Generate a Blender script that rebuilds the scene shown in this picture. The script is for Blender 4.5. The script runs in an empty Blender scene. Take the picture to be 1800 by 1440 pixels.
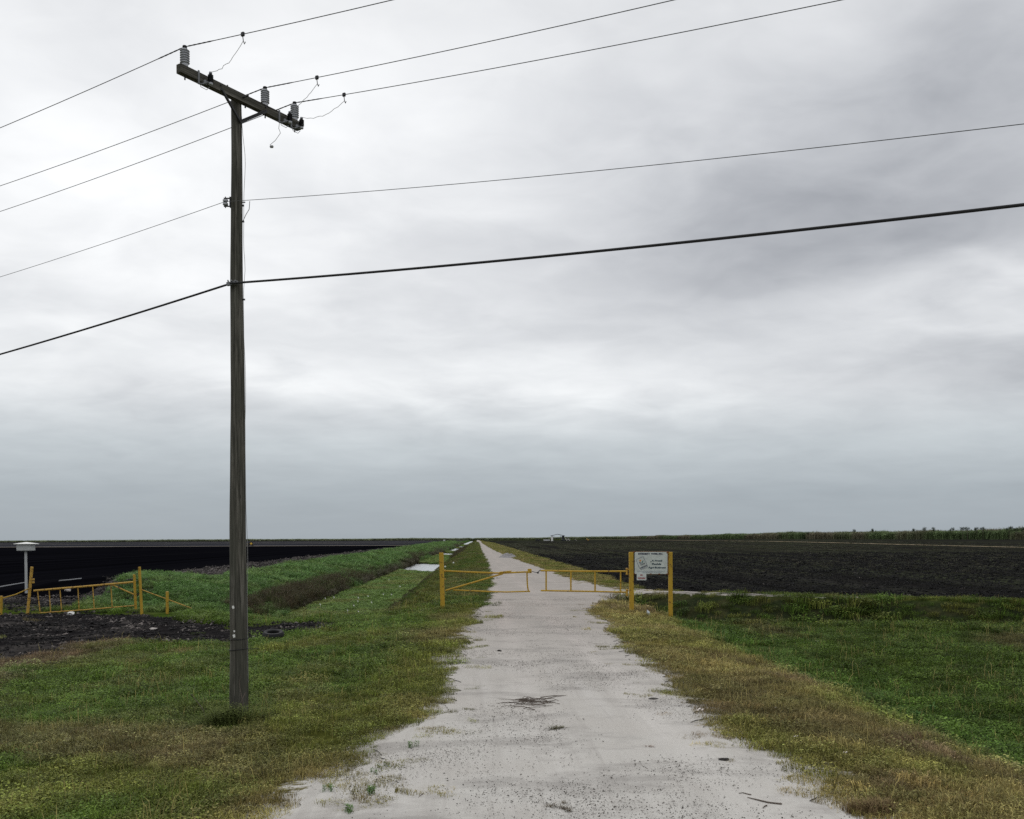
import bpy, bmesh, math, random
import numpy as np
from mathutils import Vector, Matrix
SC = bpy.context.scene
COL = SC.collection
RNG = np.random.default_rng(7)
random.seed(7)

# ------------------------------------------------------------------ camera
F, HZ, CH, ROLL = 1700.0, 947.0, 2.5, 0.0045      # focal (px), horizon row, eye height, roll
cam = bpy.data.cameras.new("camera")
cam.sensor_width = 36; cam.lens = 36 * F / 1800
cam.shift_y = (HZ - 720) / 1800
cam.clip_start = 0.1; cam.clip_end = 12000
camo = bpy.data.objects.new("camera", cam); COL.objects.link(camo)
camo.location = (0, 0, CH); camo.rotation_euler = (math.pi/2, ROLL, 0)
SC.camera = camo
SC.render.resolution_x, SC.render.resolution_y = 1024, 819
SC.view_settings.view_transform = 'Standard'; SC.view_settings.look = 'None'
SC.view_settings.exposure = 0; SC.view_settings.gamma = 1
SC.view_settings.use_curve_mapping = False
SC.cycles.max_bounces = 6; SC.cycles.diffuse_bounces = 3; SC.cycles.glossy_bounces = 2
SC.cycles.transparent_max_bounces = 4; SC.cycles.use_denoising = False; SC.cycles.use_adaptive_sampling = False

# ------------------------------------------------------------------ node helpers
class NT:
    def __init__(s, tree): s.t = tree; s.n = tree.nodes; s.l = tree.links
    def put(s, v, sock):
        if v is None: return
        if hasattr(v, 'is_linked') or isinstance(v, bpy.types.NodeSocket): s.l.new(v, sock)
        else: sock.default_value = v
    def m(s, op, a, b=None, c=None, clamp=False):
        k = s.n.new('ShaderNodeMath'); k.operation = op; k.use_clamp = clamp
        for i, v in enumerate((a, b, c)):
            if v is not None: s.put(v, k.inputs[i])
        return k.outputs[0]
    def noise(s, vec=None, scale=5, detail=4, rough=.55, dist=0, dim='3D'):
        k = s.n.new('ShaderNodeTexNoise'); k.noise_dimensions = dim
        if vec is not None: s.l.new(vec, k.inputs['Vector'])
        k.inputs['Scale'].default_value = scale; k.inputs['Detail'].default_value = detail
        k.inputs['Roughness'].default_value = rough; k.inputs['Distortion'].default_value = dist
        return k.outputs[0]
    def ramp(s, fac, stops, interp='LINEAR'):
        k = s.n.new('ShaderNodeValToRGB'); k.color_ramp.interpolation = interp
        e = k.color_ramp.elements
        while len(e) < len(stops): e.new(.5)
        for x, (p, c) in zip(e, stops):
            x.position = p; x.color = (c, c, c, 1) if isinstance(c, (int, float)) else (*c, 1)
        s.put(fac, k.inputs[0]); return k.outputs[0]
    def mix(s, fac, a, b, mode='MIX'):
        k = s.n.new('ShaderNodeMix'); k.data_type = 'RGBA'; k.blend_type = mode
        s.put(fac, k.inputs[0])
        for v, i in ((a, 6), (b, 7)):
            if isinstance(v, tuple) and len(v) == 3: v = (*v, 1)
            s.put(v, k.inputs[i])
        return k.outputs[2]
    def mapping(s, vec, scale=(1, 1, 1), rot=(0, 0, 0)):
        k = s.n.new('ShaderNodeMapping'); s.l.new(vec, k.inputs[0])
        k.inputs['Scale'].default_value = scale; k.inputs['Rotation'].default_value = rot
        return k.outputs[0]
    def attr(s, name, typ='GEOMETRY'):
        k = s.n.new('ShaderNodeAttribute'); k.attribute_name = name; k.attribute_type = typ
        return k
    def bump(s, h, strength=.4, dist=.02):
        k = s.n.new('ShaderNodeBump'); k.inputs['Strength'].default_value = strength
        k.inputs['Distance'].default_value = dist; s.l.new(h, k.inputs['Height']); return k.outputs[0]
    def geo(s, out='Position'): return s.n.new('ShaderNodeNewGeometry').outputs[out]
    def uy(s, p, scale):
        """coordinates running along the track"""
        k = s.n.new('ShaderNodeSeparateXYZ'); s.l.new(p, k.inputs[0]); c = s.n.new('ShaderNodeCombineXYZ')
        s.l.new(s.m('MULTIPLY', s.m('ADD', k.outputs[0], s.m('MULTIPLY', k.outputs[1], .0365)), scale[0]), c.inputs[0])
        s.l.new(s.m('MULTIPLY', k.outputs[1], scale[1]), c.inputs[1]); return c.outputs[0]
    def obj(s): return s.n.new('ShaderNodeTexCoord').outputs['Object']

# ------------------------------------------------------------------ world: overcast sky
SUN_EL, SUN_AZ = math.radians(52), math.radians(-35)     # azimuth from +Y (ahead), negative = left
world = bpy.data.worlds.new("World"); SC.world = world; world.use_nodes = True
W = NT(world.node_tree)
bg = W.n.get('Background') or W.n.new('ShaderNodeBackground')
wout = W.n.get('World Output') or W.n.new('ShaderNodeOutputWorld')
D = W.n.new('ShaderNodeTexCoord').outputs['Generated']
sep = W.n.new('ShaderNodeSeparateXYZ'); W.l.new(D, sep.inputs[0])
dx, dy, dz = sep.outputs
zc = W.m('MAXIMUM', dz, 0.0)
den = W.m('ADD', zc, 0.17)
comb = W.n.new('ShaderNodeCombineXYZ')
W.l.new(W.m('DIVIDE', dx, den), comb.inputs[0]); W.l.new(W.m('DIVIDE', dy, den), comb.inputs[1])
cl = comb.outputs[0]
n1 = W.noise(W.mapping(cl, (1.25, 1.35, 1)), 1.0, 5, .48, .7)
n2 = W.noise(W.mapping(cl, (3.0, 3.6, 1), (0, 0, .4)), 1.0, 5, .48, .5)
n3 = W.noise(cl, .33, 3, .5, .2)
az = W.m('ARCTAN2', dx, dy)
el = W.m('ARCSINE', dz)
azw = W.m('ADD', az, W.m('MULTIPLY', W.m('SUBTRACT', n1, .5), .16))
elw = W.m('ADD', el, W.m('MULTIPLY', W.m('SUBTRACT', n2, .5), .10))
def blob(px, py, sx, sy, amp):
    a0 = math.atan((px-900)/F); e0 = math.atan((HZ-py)/F*math.cos(a0))
    qa = W.m('POWER', W.m('ABSOLUTE', W.m('DIVIDE', W.m('SUBTRACT', azw, a0), sx/F)), 2.0)
    qe = W.m('POWER', W.m('ABSOLUTE', W.m('DIVIDE', W.m('SUBTRACT', elw, e0), sy/F)), 2.0)
    return W.m('MULTIPLY', W.m('EXPONENT', W.m('MULTIPLY', W.m('ADD', qa, qe), -1.0)), amp)
tot = None
BLOBS = [(1430, 425, 460, 110, -.14), (1760, 340, 320, 140, -.11), (1500, 380, 560, 170, -.11), (1560, 330, 480, 200, -.07), (1740, 640, 280, 70, -.24), (1330, 200, 420, 190, -.13), (1770, 130, 260, 160, -.12),
         (1220, 480, 260, 50, -.12), (690, 410, 320, 60, -.04), (1000, 590, 380, 35, -.07), (1230, 330, 160, 60, -.05),
         (200, 330, 430, 200, .22), (1000, 678, 260, 45, .17), (480, 640, 260, 32, .10), (1780, 465, 140, 28, .14), (640, 240, 380, 130, .10),
         (150, 590, 260, 28, -.05), (760, 110, 300, 60, .05), (1620, 500, 200, 30, .05)]
for b in BLOBS:
    v = blob(*b); tot = v if tot is None else W.m('ADD', tot, v)
n4 = W.noise(W.mapping(cl, (7, 8.0, 1), (0, 0, -.3)), 1.0, 4, .55, .6)
det = W.m('ADD', W.m('MULTIPLY', W.m('SUBTRACT', n1, .5), .46), W.m('MULTIPLY', W.m('SUBTRACT', n2, .5), .34))
det = W.m('ADD', det, W.m('MULTIPLY', W.m('SUBTRACT', n4, .5), .15))
det = W.m('ADD', det, W.m('MULTIPLY', W.m('SUBTRACT', n3, .5), .25))
fade = W.ramp(W.m('MULTIPLY', el, 1.0), [(.01, .12), (.13, 1.0)])
mod = W.m('ADD', 1.0, W.m('MULTIPLY', W.m('ADD', tot, det), fade))
base = W.ramp(el, [(0.0, (.362, .408, .447)), (.045, (.398, .445, .483)), (.095, (.555, .60, .63)), (.15, (.77, .79, .81)),
                   (.25, (.785, .80, .82)), (.42, (.82, .835, .855)), (.60, (.88, .89, .90)), (1.0, (.88, .89, .90))])
cc = W.n.new('ShaderNodeCombineColor'); W.l.new(W.m('POWER', mod, 1.03), cc.inputs[0]); W.l.new(mod, cc.inputs[1]); W.l.new(W.m('POWER', mod, .93), cc.inputs[2])
cloudc = W.mix(1.0, base, cc.outputs[0], 'MULTIPLY')
ks = W.n.new('ShaderNodeTexSky'); ks.sky_type = 'NISHITA'; ks.sun_disc = False
ks.sun_elevation = SUN_EL; ks.sun_rotation = SUN_AZ
skyc = W.mix(1.0, ks.outputs[0], (.1, .1, .1), 'MULTIPLY')
W.l.new(W.mix(.97, skyc, cloudc), bg.inputs[0]); bg.inputs[1].default_value = 1.0
W.l.new(bg.outputs[0], wout.inputs[0])

sun = bpy.data.lights.new("sun", 'SUN'); sun.energy = 0.7; sun.angle = math.radians(40); sun.color = (1, .97, .93)
suno = bpy.data.objects.new("sun", sun); COL.objects.link(suno)
sd = Vector((math.sin(SUN_AZ)*math.cos(SUN_EL), math.cos(SUN_AZ)*math.cos(SUN_EL), math.sin(SUN_EL)))
suno.rotation_euler = (-sd).to_track_quat('-Z', 'Y').to_euler(); suno.location = (0, 0, 60)

# ------------------------------------------------------------------ pixel -> place
def und(px, py):
    a, b = px-900, HZ-py
    return a + ROLL*b, b - ROLL*a
def P(px, py, Z):
    a, b = und(px, py); return Vector((a/F*Z, Z, CH + b/F*Z))
def PZ(px, py, z):
    a, b = und(px, py); return P(px, py, (z-CH)*F/b)

# ------------------------------------------------------------------ noise + terrain
def _h(ix, iy, seed):
    n = (ix.astype(np.int64)*374761393 + iy.astype(np.int64)*668265263 + seed*974634529) & 0x7fffffff
    n = ((n ^ (n >> 13))*1274126177) & 0x7fffffff
    return ((n ^ (n >> 16)) & 0xffff)/65535.0
def vn(x, y, seed=0):
    x = np.asarray(x, float); y = np.asarray(y, float)
    ix, iy = np.floor(x), np.floor(y); fx, fy = x-ix, y-iy
    fx = fx*fx*(3-2*fx); fy = fy*fy*(3-2*fy)
    a = _h(ix, iy, seed); b = _h(ix+1, iy, seed); c = _h(ix, iy+1, seed); d = _h(ix+1, iy+1, seed)
    return (a*(1-fx)+b*fx)*(1-fy) + (c*(1-fx)+d*fx)*fy
def fbm(x, y, seed=0, o=4):
    t = 0; a = .5; s = 0
    for i in range(o):
        t = t + a*vn(x*2**i + 17*i, y*2**i - 31*i, seed+i); s += a; a *= .5
    return t/s
def sst(a, b, x):
    t = np.clip((x-a)/(b-a), 0, 1); return t*t*(3-2*t)
def US(X, Y): return X + .0365*Y, .506*X + .863*Y
TRK_Y = [-30, 6, 8.6, 10.2, 12.4, 14, 16.8, 20, 23.2, 28, 34.5, 45, 60, 80, 129, 236, 2000]
TRK_L = [-2.4, -2.3, -1.75, -1.5, -.95, -.6, -.38, -.32, -.25, -.1, .2, .6, .9, 1.1, .9, .5, .4]
TRK_R = [4.2, 3.9, 3.35, 3.15, 3.1, 3.15, 3.25, 3.25, 3.3, 3.6, 4.0, 6.6, 5.9, 5.6, 4.7, 3.8, 3.4]
def track_edges(Y):
    l = np.interp(Y, TRK_Y, TRK_L); r = np.interp(Y, TRK_Y, TRK_R)
    near = 1 - .6*sst(30, 120, Y)
    l = l + near*((fbm(Y*.55, 0*Y+3, 11)-.5)*.55 + (fbm(Y*3.1, 0*Y+9, 12, 3)-.5)*.35)
    r = r + near*((fbm(Y*.5, 0*Y+5, 21)-.5)*.55 + (fbm(Y*3.3, 0*Y+7, 22, 3)-.5)*.35)
    return l, r
def hfun(X, Y):
    X = np.asarray(X, float); Y = np.asarray(Y, float); u, s = US(X, Y)
    flat = np.interp(u, [-60, -14, -8, -3.6, -1, 3.9, 5.2, 6.8, 7.7, 10, 60], [-.6, -.62, -.55, -.22, 0, 0, -.06, -.5, -.52, -.42, -.36])
    dit = np.interp(u, [-60, -24, -21, -17, -15.8, -12.5, -9.4, -8.8, -5.3, -4.7, -2.4, -1.0, 4], [-.4, -.4, .28, .34, .22, -.2, -1.25, -1.7, -1.7, -1.25, -.18, 0, 0])
    tl = np.where(u < -9.4, sst(0, 4.5, Y+1.25*(X+15)-41.8 - 1.2*(fbm(X*.3, Y*.3, 5)-.5)), sst(27, 32, s))
    left = flat*(1-tl) + dit*tl
    lip = np.clip(31.5 + .3*(u-7), 31, 36)
    rr = np.where(s < lip, flat, np.where(s < lip+2, flat + (-1.35-flat)*sst(0, 2, s-lip), np.interp(s, [38, 41], [-1.35, 0.0])))
    tr = sst(5.0, 8.5, u)
    right = rr*tr + np.where(s > 30, np.minimum(0, flat+.5*sst(28, 34, s)), flat)*(1-tr)
    h = np.where(u < 1.5, left, right)
    rise = .9*sst(150, 420, Y)*sst(60, 120, X)
    off = sst(0, 1.6, np.maximum(-1.0-u, u-4.2))
    bumpy = (fbm(X*.35, Y*.35, 31)-.5)*.16 + (fbm(X*1.4, Y*1.4, 33, 3)-.5)*.07
    water = (u > -9.9)*(u < -4.4)*(s > 29)
    off = off*sst(-24, -20.5, u)*(1 - sst(41.8, 43, s)*sst(7.6, 8.6, u))
    h = h - .10*np.exp(-(((X+4.15)/.75)**2 + ((Y-14.5)/.75)**2))
    return h + rise + bumpy*off*(1-.7*water)*(1-sst(150, 500, Y))
def H1(x, y): return float(hfun(np.array([x]), np.array([y]))[0])
def G(px, py, z0=0):                        # march a pixel's ray down to the terrain
    Z = np.concatenate([np.arange(3, 80, .02), np.geomspace(80, 3000, 2500)]); a, b = und(px, py)
    hit = np.nonzero(CH + b/F*Z <= hfun(a/F*Z, Z))[0]
    k = hit[0] if len(hit) else len(Z)-1
    z = Z[k]; return Vector((a/F*z, z, H1(a/F*z, z)))
def in_poly(X, Y, poly):
    r = np.zeros(X.shape, bool); n = len(poly)
    for i in range(n):
        x1, y1 = poly[i]; x2, y2 = poly[(i+1) % n]
        c = ((y1 > Y) != (y2 > Y)) & (X < (x2-x1)*(Y-y1)/((y2-y1) or 1e-9) + x1)
        r ^= c
    return r
MUD = [PZ(px, py, -.6) for px, py in [(-700, 1085), (0, 1079), (140, 1077), (250, 1079), (330, 1089), (430, 1104), (500, 1104), (610, 1107), (575, 1126), (500, 1137),
                                      (430, 1142), (330, 1137), (230, 1131), (150, 1131), (80, 1149), (20, 1162), (-700, 1230)]]
MUD = [(p.x, p.y) for p in MUD]
def mudmask(X, Y):
    jx = (fbm(X*1.1, Y*1.1, 41)-.5)*1.3; jy = (fbm(X*1.1+50, Y*1.1, 42)-.5)*1.3
    return in_poly(X+jx, Y+jy, MUD)

# palette (real-world albedo)
def C(*c): return np.array(c, float)
GREEN, LUSH, OLIVE, DRY, TAN, RED = C(.098, .156, .026), C(.098, .165, .030), C(.170, .186, .042), C(.215, .178, .082), C(.31, .262, .098), C(.21, .145, .098)
MUDC, GREY = C(.016, .0148, .0155), C(.075, .068, .064)
def mixc(a, b, t): t = np.clip(t, 0, 1)[..., None]; return a*(1-t) + b*t
def cover(X, Y):
    """colour of the plant cover at a point"""
    u, s = US(X, Y); l, r = track_edges(Y)
    big = fbm(X*.28+7, Y*.16, 51); med = fbm(X*.9, Y*.55, 52); fin = fbm(X*2.6, Y*2.6, 53, 3)
    c = np.broadcast_to(OLIVE, X.shape+(3,)).copy()
    # left verge
    dl = l-u
    g = sst(.36, .54, big + .25*(med-.5)) * sst(.6, 2.2, dl)
    g = np.maximum(g, .9*sst(5.0, 7.0, dl)*(med > .3))
    g = np.clip(g + .9*sst(9.6, 10.8, s+1.2*(med-.5))*sst(14, 12.4, s)*sst(-2.2, -4.0, u), 0, 1)
    cl_ = mixc(c, GREEN, g)
    cl_ = mixc(cl_, DRY*.95, .7*sst(7.6, 8.3, s+.9*(med-.5))*sst(10.0, 9.2, s)*sst(-1.8, -3.2, u))
    cl_ = mixc(cl_, DRY, .65*sst(.56, .7, fbm(X*.5+30, Y*.33, 54))*(1-.6*g))
    cl_ = mixc(cl_, TAN, .65*sst(1.4, .2, dl)*sst(.45, .6, med))
    cl_ = mixc(cl_, RED, .8*sst(.5, .62, fbm(X*.4+9, Y*.4+4, 55))*sst(-9.5, -11, u)*(s < 24))
    # ditch slopes and bank behind
    far = sst(27, 31, s)
    bank = mixc(np.broadcast_to(C(.098, .182, .050), c.shape), C(.14, .195, .056), .6*sst(.5, .7, med))
    slope = mixc(np.broadcast_to(OLIVE*.72, c.shape), GREEN*.8, sst(.4, .6, med))
    slope = mixc(slope, C(.062, .050, .034), .8*sst(-3.6, -4.4, u + .9*(med-.5)))
    slope = mixc(slope, DRY*.75, .6*sst(.5, .65, fbm(X*.6, Y*.2, 57)))
    cl_ = mixc(cl_, np.where((u < -8.5)[..., None], bank, slope), far)
    # right verge
    dr = u-r
    cr = mixc(np.broadcast_to(TAN, c.shape), OLIVE*1.1, .65*sst(.45, .65, med))
    cr = mixc(cr, DRY*.8, .6*sst(.56, .66, fbm(X*.55+3, Y*.3+8, 58)))
    cr = mixc(cr, RED, .6*sst(.6, .7, fbm(X*.8+3, Y*.5, 59)))
    gs = sst(6.0, 6.9, u + .8*(med-.5))
    sw = mixc(np.broadcast_to(LUSH*.9, c.shape), GREEN*.72, sst(7.6, 9, u))
    sw = mixc(sw, DRY*.6, .75*sst(.5, .66, big+.3*(med-.5))*sst(7.8, 9.5, u))
    cr = mixc(cr, sw, gs)
    weedy = mixc(np.broadcast_to(GREEN*.80, c.shape), OLIVE*.80, sst(.5, .65, fin))
    cr = mixc(cr, weedy, sst(31, 34, s)*gs)
    strip = mixc(np.broadcast_to(TAN*.85, c.shape), OLIVE, sst(.4, .62, med))
    cr = mixc(cr, strip, sst(40, 41.5, s)*np.maximum(sst(10, 8, u), .2*(med > .5)))
    col = np.where((u < 1.5)[..., None], cl_, cr)
    return col*(.62+.76*fin)[..., None]
def groundcol(X, Y):
    u, s = US(X, Y); c = cover(X, Y)*.42
    fin = fbm(X*3, Y*3, 61, 3); med = fbm(X*.8, Y*.8, 62)
    m = mudmask(X, Y)
    mud = mixc(np.broadcast_to(MUDC, c.shape), GREY, .75*sst(.5, .72, med)*sst(-9, -15, u) + .25*(fin > .62))
    c = np.where(m[..., None], mud, c)
    verge = mixc(np.broadcast_to(GREY*1.25, c.shape), MUDC*1.5, sst(.45, .65, med))
    c = mixc(c, verge, sst(-15.9, -16.6, u)*sst(27, 30, s))
    # open black soil showing through the right ditch bank
    c = mixc(c, MUDC*1.2, sst(6, 7, u)*sst(31, 33, s)*sst(41.5, 40.5, s)*.6)
    bed = (u > -9.3)*(u < -4.8)*(s > 30)
    c = np.where(bed[..., None], C(.02, .022, .014), c)
    return c

# ------------------------------------------------------------------ object helpers 
def mesh_np(name, V, Fa, mat=None, smooth=False, attrs=None):
    """V (n,3), Fa (m,k) arrays -> mesh"""
    me = bpy.data.meshes.new(name); V = np.ascontiguousarray(V, np.float32)
    me.vertices.add(len(V)); me.vertices.foreach_set('co', V.ravel())
    if Fa is not None and len(Fa):
        k = Fa.shape[1]; me.loops.add(Fa.size); me.loops.foreach_set('vertex_index', np.ascontiguousarray(Fa, np.int32).ravel())
        me.polygons.add(len(Fa)); me.polygons.foreach_set('loop_start', np.arange(0, Fa.size, k, dtype=np.int32))
        if smooth: me.polygons.foreach_set('use_smooth', np.ones(len(Fa), bool))
    for nm, (typ, arr) in (attrs or {}).items():
        a = me.attributes.new(nm, typ, 'POINT')
        if typ == 'FLOAT_VECTOR': a.data.foreach_set('vector', np.ascontiguousarray(arr, np.float32).ravel())
        elif typ == 'INT': a.data.foreach_set('value', np.ascontiguousarray(arr, np.int32))
        else: a.data.foreach_set('value', np.ascontiguousarray(arr, np.float32))
    me.update(calc_edges=True)
    if mat: me.materials.append(mat)
    return me
def link(name, me, parent=None):
    o = bpy.data.objects.new(name, me); COL.objects.link(o)
    if parent: o.parent = parent
    return o
def tag(o, label=None, cat=None, group=None, kind=None):
    if label: o['label'] = label
    if cat: o['category'] = cat
    if group: o['group'] = group
    if kind: o['kind'] = kind
    return o
def thing(name, loc, label, cat, group=None):
    o = bpy.data.objects.new(name, None); COL.objects.link(o); o.location = loc; o.empty_display_size = .2
    return tag(o, label, cat, group)
class MB:
    def __init__(s): s.v = []; s.f = []
    def add(s, vs, fs):
        b = len(s.v); s.v += [Vector(v) for v in vs]; s.f += [tuple(b+i for i in f) for f in fs]; return s
    def tube(s, pts, r, n=10, cap=True, ell=None):
        pts = [Vector(p) for p in pts]; rs = r if isinstance(r, (list, tuple)) else [r]*len(pts)
        vs, fs = [], []; prev = None
        for i, p in enumerate(pts):
            t = (pts[min(i+1, len(pts)-1)] - pts[max(i-1, 0)]).normalized()
            if prev is None:
                up = Vector((0, 0, 1)) if abs(t.z) < .9 else Vector((0, 1, 0))
                a = t.cross(up).normalized()
            else: a = (prev - t*prev.dot(t)).normalized()
            prev = a; b = t.cross(a)
            for k in range(n):
                w = 2*math.pi*k/n; vs.append(p + (a*math.cos(w) + b*math.sin(w))*rs[i])
        for i in range(len(pts)-1):
            for k in range(n):
                fs.append((i*n+k, i*n+(k+1) % n, (i+1)*n+(k+1) % n, (i+1)*n+k))
        if cap:
            fs.append(tuple(range(n))[::-1]); fs.append(tuple((len(pts)-1)*n+k for k in range(n)))
        return s.add(vs, fs)
    def box(s, c, sx, sy, sz, ax=None, bev=.12):
        """box with chamfered vertical-ish edges; ax = 3 axes"""
        ax = ax or (Vector((1, 0, 0)), Vector((0, 1, 0)), Vector((0, 0, 1))); c = Vector(c)
        b = min(sx, sy)*bev; hx, hy = sx/2, sy/2
        pr = [(-hx+b, -hy), (hx-b, -hy), (hx, -hy+b), (hx, hy-b), (hx-b, hy), (-hx+b, hy), (-hx, hy-b), (-hx, -hy+b)]
        b2 = min(b, sz*.3); vs = []
        for z, q in ((-sz/2, 1-2*b2/max(sx, .001)*.5), (-sz/2+b2, 1), (sz/2-b2, 1), (sz/2, 1-2*b2/max(sx, .001)*.5)):
            for x, y in pr: vs.append(c + ax[0]*(x*q) + ax[1]*(y*q) + ax[2]*z)
        fs = [tuple(range(8))[::-1], tuple(range(24, 32))]
        for L in range(3):
            for k in range(8): fs.append((L*8+k, L*8+(k+1) % 8, (L+1)*8+(k+1) % 8, (L+1)*8+k))
        return s.add(vs, fs)
    def lathe(s, c, axis, prof, n=20):
        axis = Vector(axis).normalized(); up = Vector((0, 1, 0)) if abs(axis.y) < .9 else Vector((1, 0, 0))
        a = axis.cross(up).normalized(); b = axis.cross(a); c = Vector(c); vs, fs = [], []
        for r, h in prof:
            for k in range(n):
                w = 2*math.pi*k/n; vs.append(c + axis*h + (a*math.cos(w)+b*math.sin(w))*max(r, 1e-4))
        for i in range(len(prof)-1):
            for k in range(n): fs.append((i*n+k, i*n+(k+1) % n, (i+1)*n+(k+1) % n, (i+1)*n+k))
        fs.append(tuple(range(n))[::-1]); fs.append(tuple((len(prof)-1)*n+k for k in range(n)))
        return s.add(vs, fs)
    def quad(s, a, b, c, d): return s.add((a, b, c, d), [(0, 1, 2, 3)])
    def build(s, name, mat, parent=None, smooth=False, label=None):
        root = parent
        while root is not None and root.parent is not None: root = root.parent
        off = Vector(root.location) if root is not None else Vector((0, 0, 0))
        me = bpy.data.meshes.new(name); me.from_pydata([v-off for v in s.v], [], s.f); me.update()
        bm = bmesh.new(); bm.from_mesh(me); bmesh.ops.recalc_face_normals(bm, faces=bm.faces); bm.to_mesh(me); bm.free()
        if smooth:
            me.polygons.foreach_set('use_smooth', [True]*len(me.polygons))
            me.set_sharp_from_angle(angle=math.radians(40))
        me.materials.append(mat); o = link(name, me, parent)
        if label: o['label'] = label
        return o
def solo(mb, name, mat, loc, label, cat, group=None, smooth=False):
    """a thing that is one mesh, origin at its base"""
    mb.v = [v-Vector(loc) for v in mb.v]; o = mb.build(name, mat, None, smooth); o.location = loc
    return tag(o, label, cat, group)

# ------------------------------------------------------------------ materials
def new_mat(name, rough=.8, spec=.3):
    m = bpy.data.materials.new(name); m.use_nodes = True; T = NT(m.node_tree)
    b = T.n['Principled BSDF']; b.inputs['Roughness'].default_value = rough
    b.inputs['Specular IOR Level'].default_value = spec
    return m, T, b
def plain(name, col, rough=.7, metal=0, var=.25, scale=14, spec=.3):
    m, T, b = new_mat(name, rough, spec)
    n = T.noise(T.obj(), scale, 5, .6)
    T.l.new(T.mix(n, tuple(c*(1-var) for c in col), tuple(c*(1+var) for c in col)), b.inputs['Base Color'])
    b.inputs['Metallic'].default_value = metal
    T.l.new(T.bump(T.noise(T.obj(), scale*4, 4), .2, .004), b.inputs['Normal'])
    return m
def wood_mat(name='weathered_wood', along=None):
    m, T, b = new_mat(name, .9, .15); o = T.obj()
    if along is not None:
        ax, ay = along; k = T.n.new('ShaderNodeSeparateXYZ'); T.l.new(o, k.inputs[0]); cb = T.n.new('ShaderNodeCombineXYZ')
        T.l.new(T.m('ADD', T.m('MULTIPLY', k.outputs[0], ay), T.m('MULTIPLY', k.outputs[1], -ax)), cb.inputs[0]); T.l.new(k.outputs[2], cb.inputs[1])
        T.l.new(T.m('ADD', T.m('MULTIPLY', k.outputs[0], ax), T.m('MULTIPLY', k.outputs[1], ay)), cb.inputs[2]); o = cb.outputs[0]
    g = T.noise(T.mapping(o, (38, 38, 1.3)), 1, 6, .65, .4)
    g2 = T.noise(T.mapping(o, (9, 9, .7)), 1, 4, .6, .6)
    c = T.ramp(g, [(.32, (.010, .0095, .008)), (.45, (.052, .049, .041)), (.56, (.118, .110, .093)), (.70, (.225, .212, .188))])
    c = T.mix(T.ramp(g2, [(.38, .0), (.62, .75)]), c, (.062, .062, .050))
    c = T.mix(T.ramp(T.noise(T.mapping(o, (60, 60, 4)), 1, 3), [(.62, 0), (.70, .85)]), c, (.012, .011, .01))
    T.l.new(c, b.inputs['Base Color'])
    T.l.new(T.bump(g, .7, .012), b.inputs['Normal']); return m
def yellow_mat(name, rust=.5, base=(.44, .275, .026)):
    m, T, b = new_mat(name, .6, .3); o = T.geo()
    n = T.noise(o, 9, 6, .7)
    c = T.mix(T.noise(T.mapping(o, (1, 1, .25)), 5, 4), tuple(x*.72 for x in base), tuple(x*1.2 for x in base))
    k = .72 - rust*.2
    c = T.mix(T.ramp(n, [(k-.03, 0), (k+.05, 1)]), c, (.085, .032, .014))
    c = T.mix(T.ramp(T.noise(T.mapping(o, (30, 30, 3)), 1, 4), [(.6, 0), (.75, .5)]), c, (.10, .06, .02))
    T.l.new(c, b.inputs['Base Color']); T.l.new(T.bump(n, .3, .006), b.inputs['Normal']); return m
def ground_mat():
    m, T, b = new_mat('ground_soil', .95, .1); p = T.geo()
    c = T.attr('col').outputs['Color']
    n = T.noise(p, 7, 6, .7); n2 = T.noise(p, 1.1, 5, .6)
    c = T.mix(1.0, c, T.ramp(n, [(.3, .55), (.7, 1.5)]), 'MULTIPLY')
    c = T.mix(1.0, c, T.ramp(n2, [(.3, .8), (.7, 1.2)]), 'MULTIPLY')
    ed = T.attr('edge').outputs['Fac']
    g1 = T.noise(p, 2.6, 6, .72); g2 = T.noise(T.mapping(p, (1, 3.2, 1)), 5.0, 5, .7)
    f = T.m('ADD', T.m('MULTIPLY', g1, .9), T.m('MULTIPLY', g2, .7)); f = T.m('SUBTRACT', f, T.m('MULTIPLY', ed, .62))
    fac = T.ramp(T.m('ADD', f, .0), [(.44, 0), (.56, 1)])
    c = T.mix(fac, c, gravel_colour(T, p)[0])
    diffuse(T, c, T.bump(n, .6, .05)); return m
def diffuse(T, c, nrm):
    d = T.n.new('ShaderNodeBsdfDiffuse'); d.inputs['Roughness'].default_value = .6
    T.l.new(c, d.inputs[0]); T.l.new(nrm, d.inputs['Normal']); T.l.new(d.outputs[0], T.n['Material Output'].inputs[0])
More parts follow.
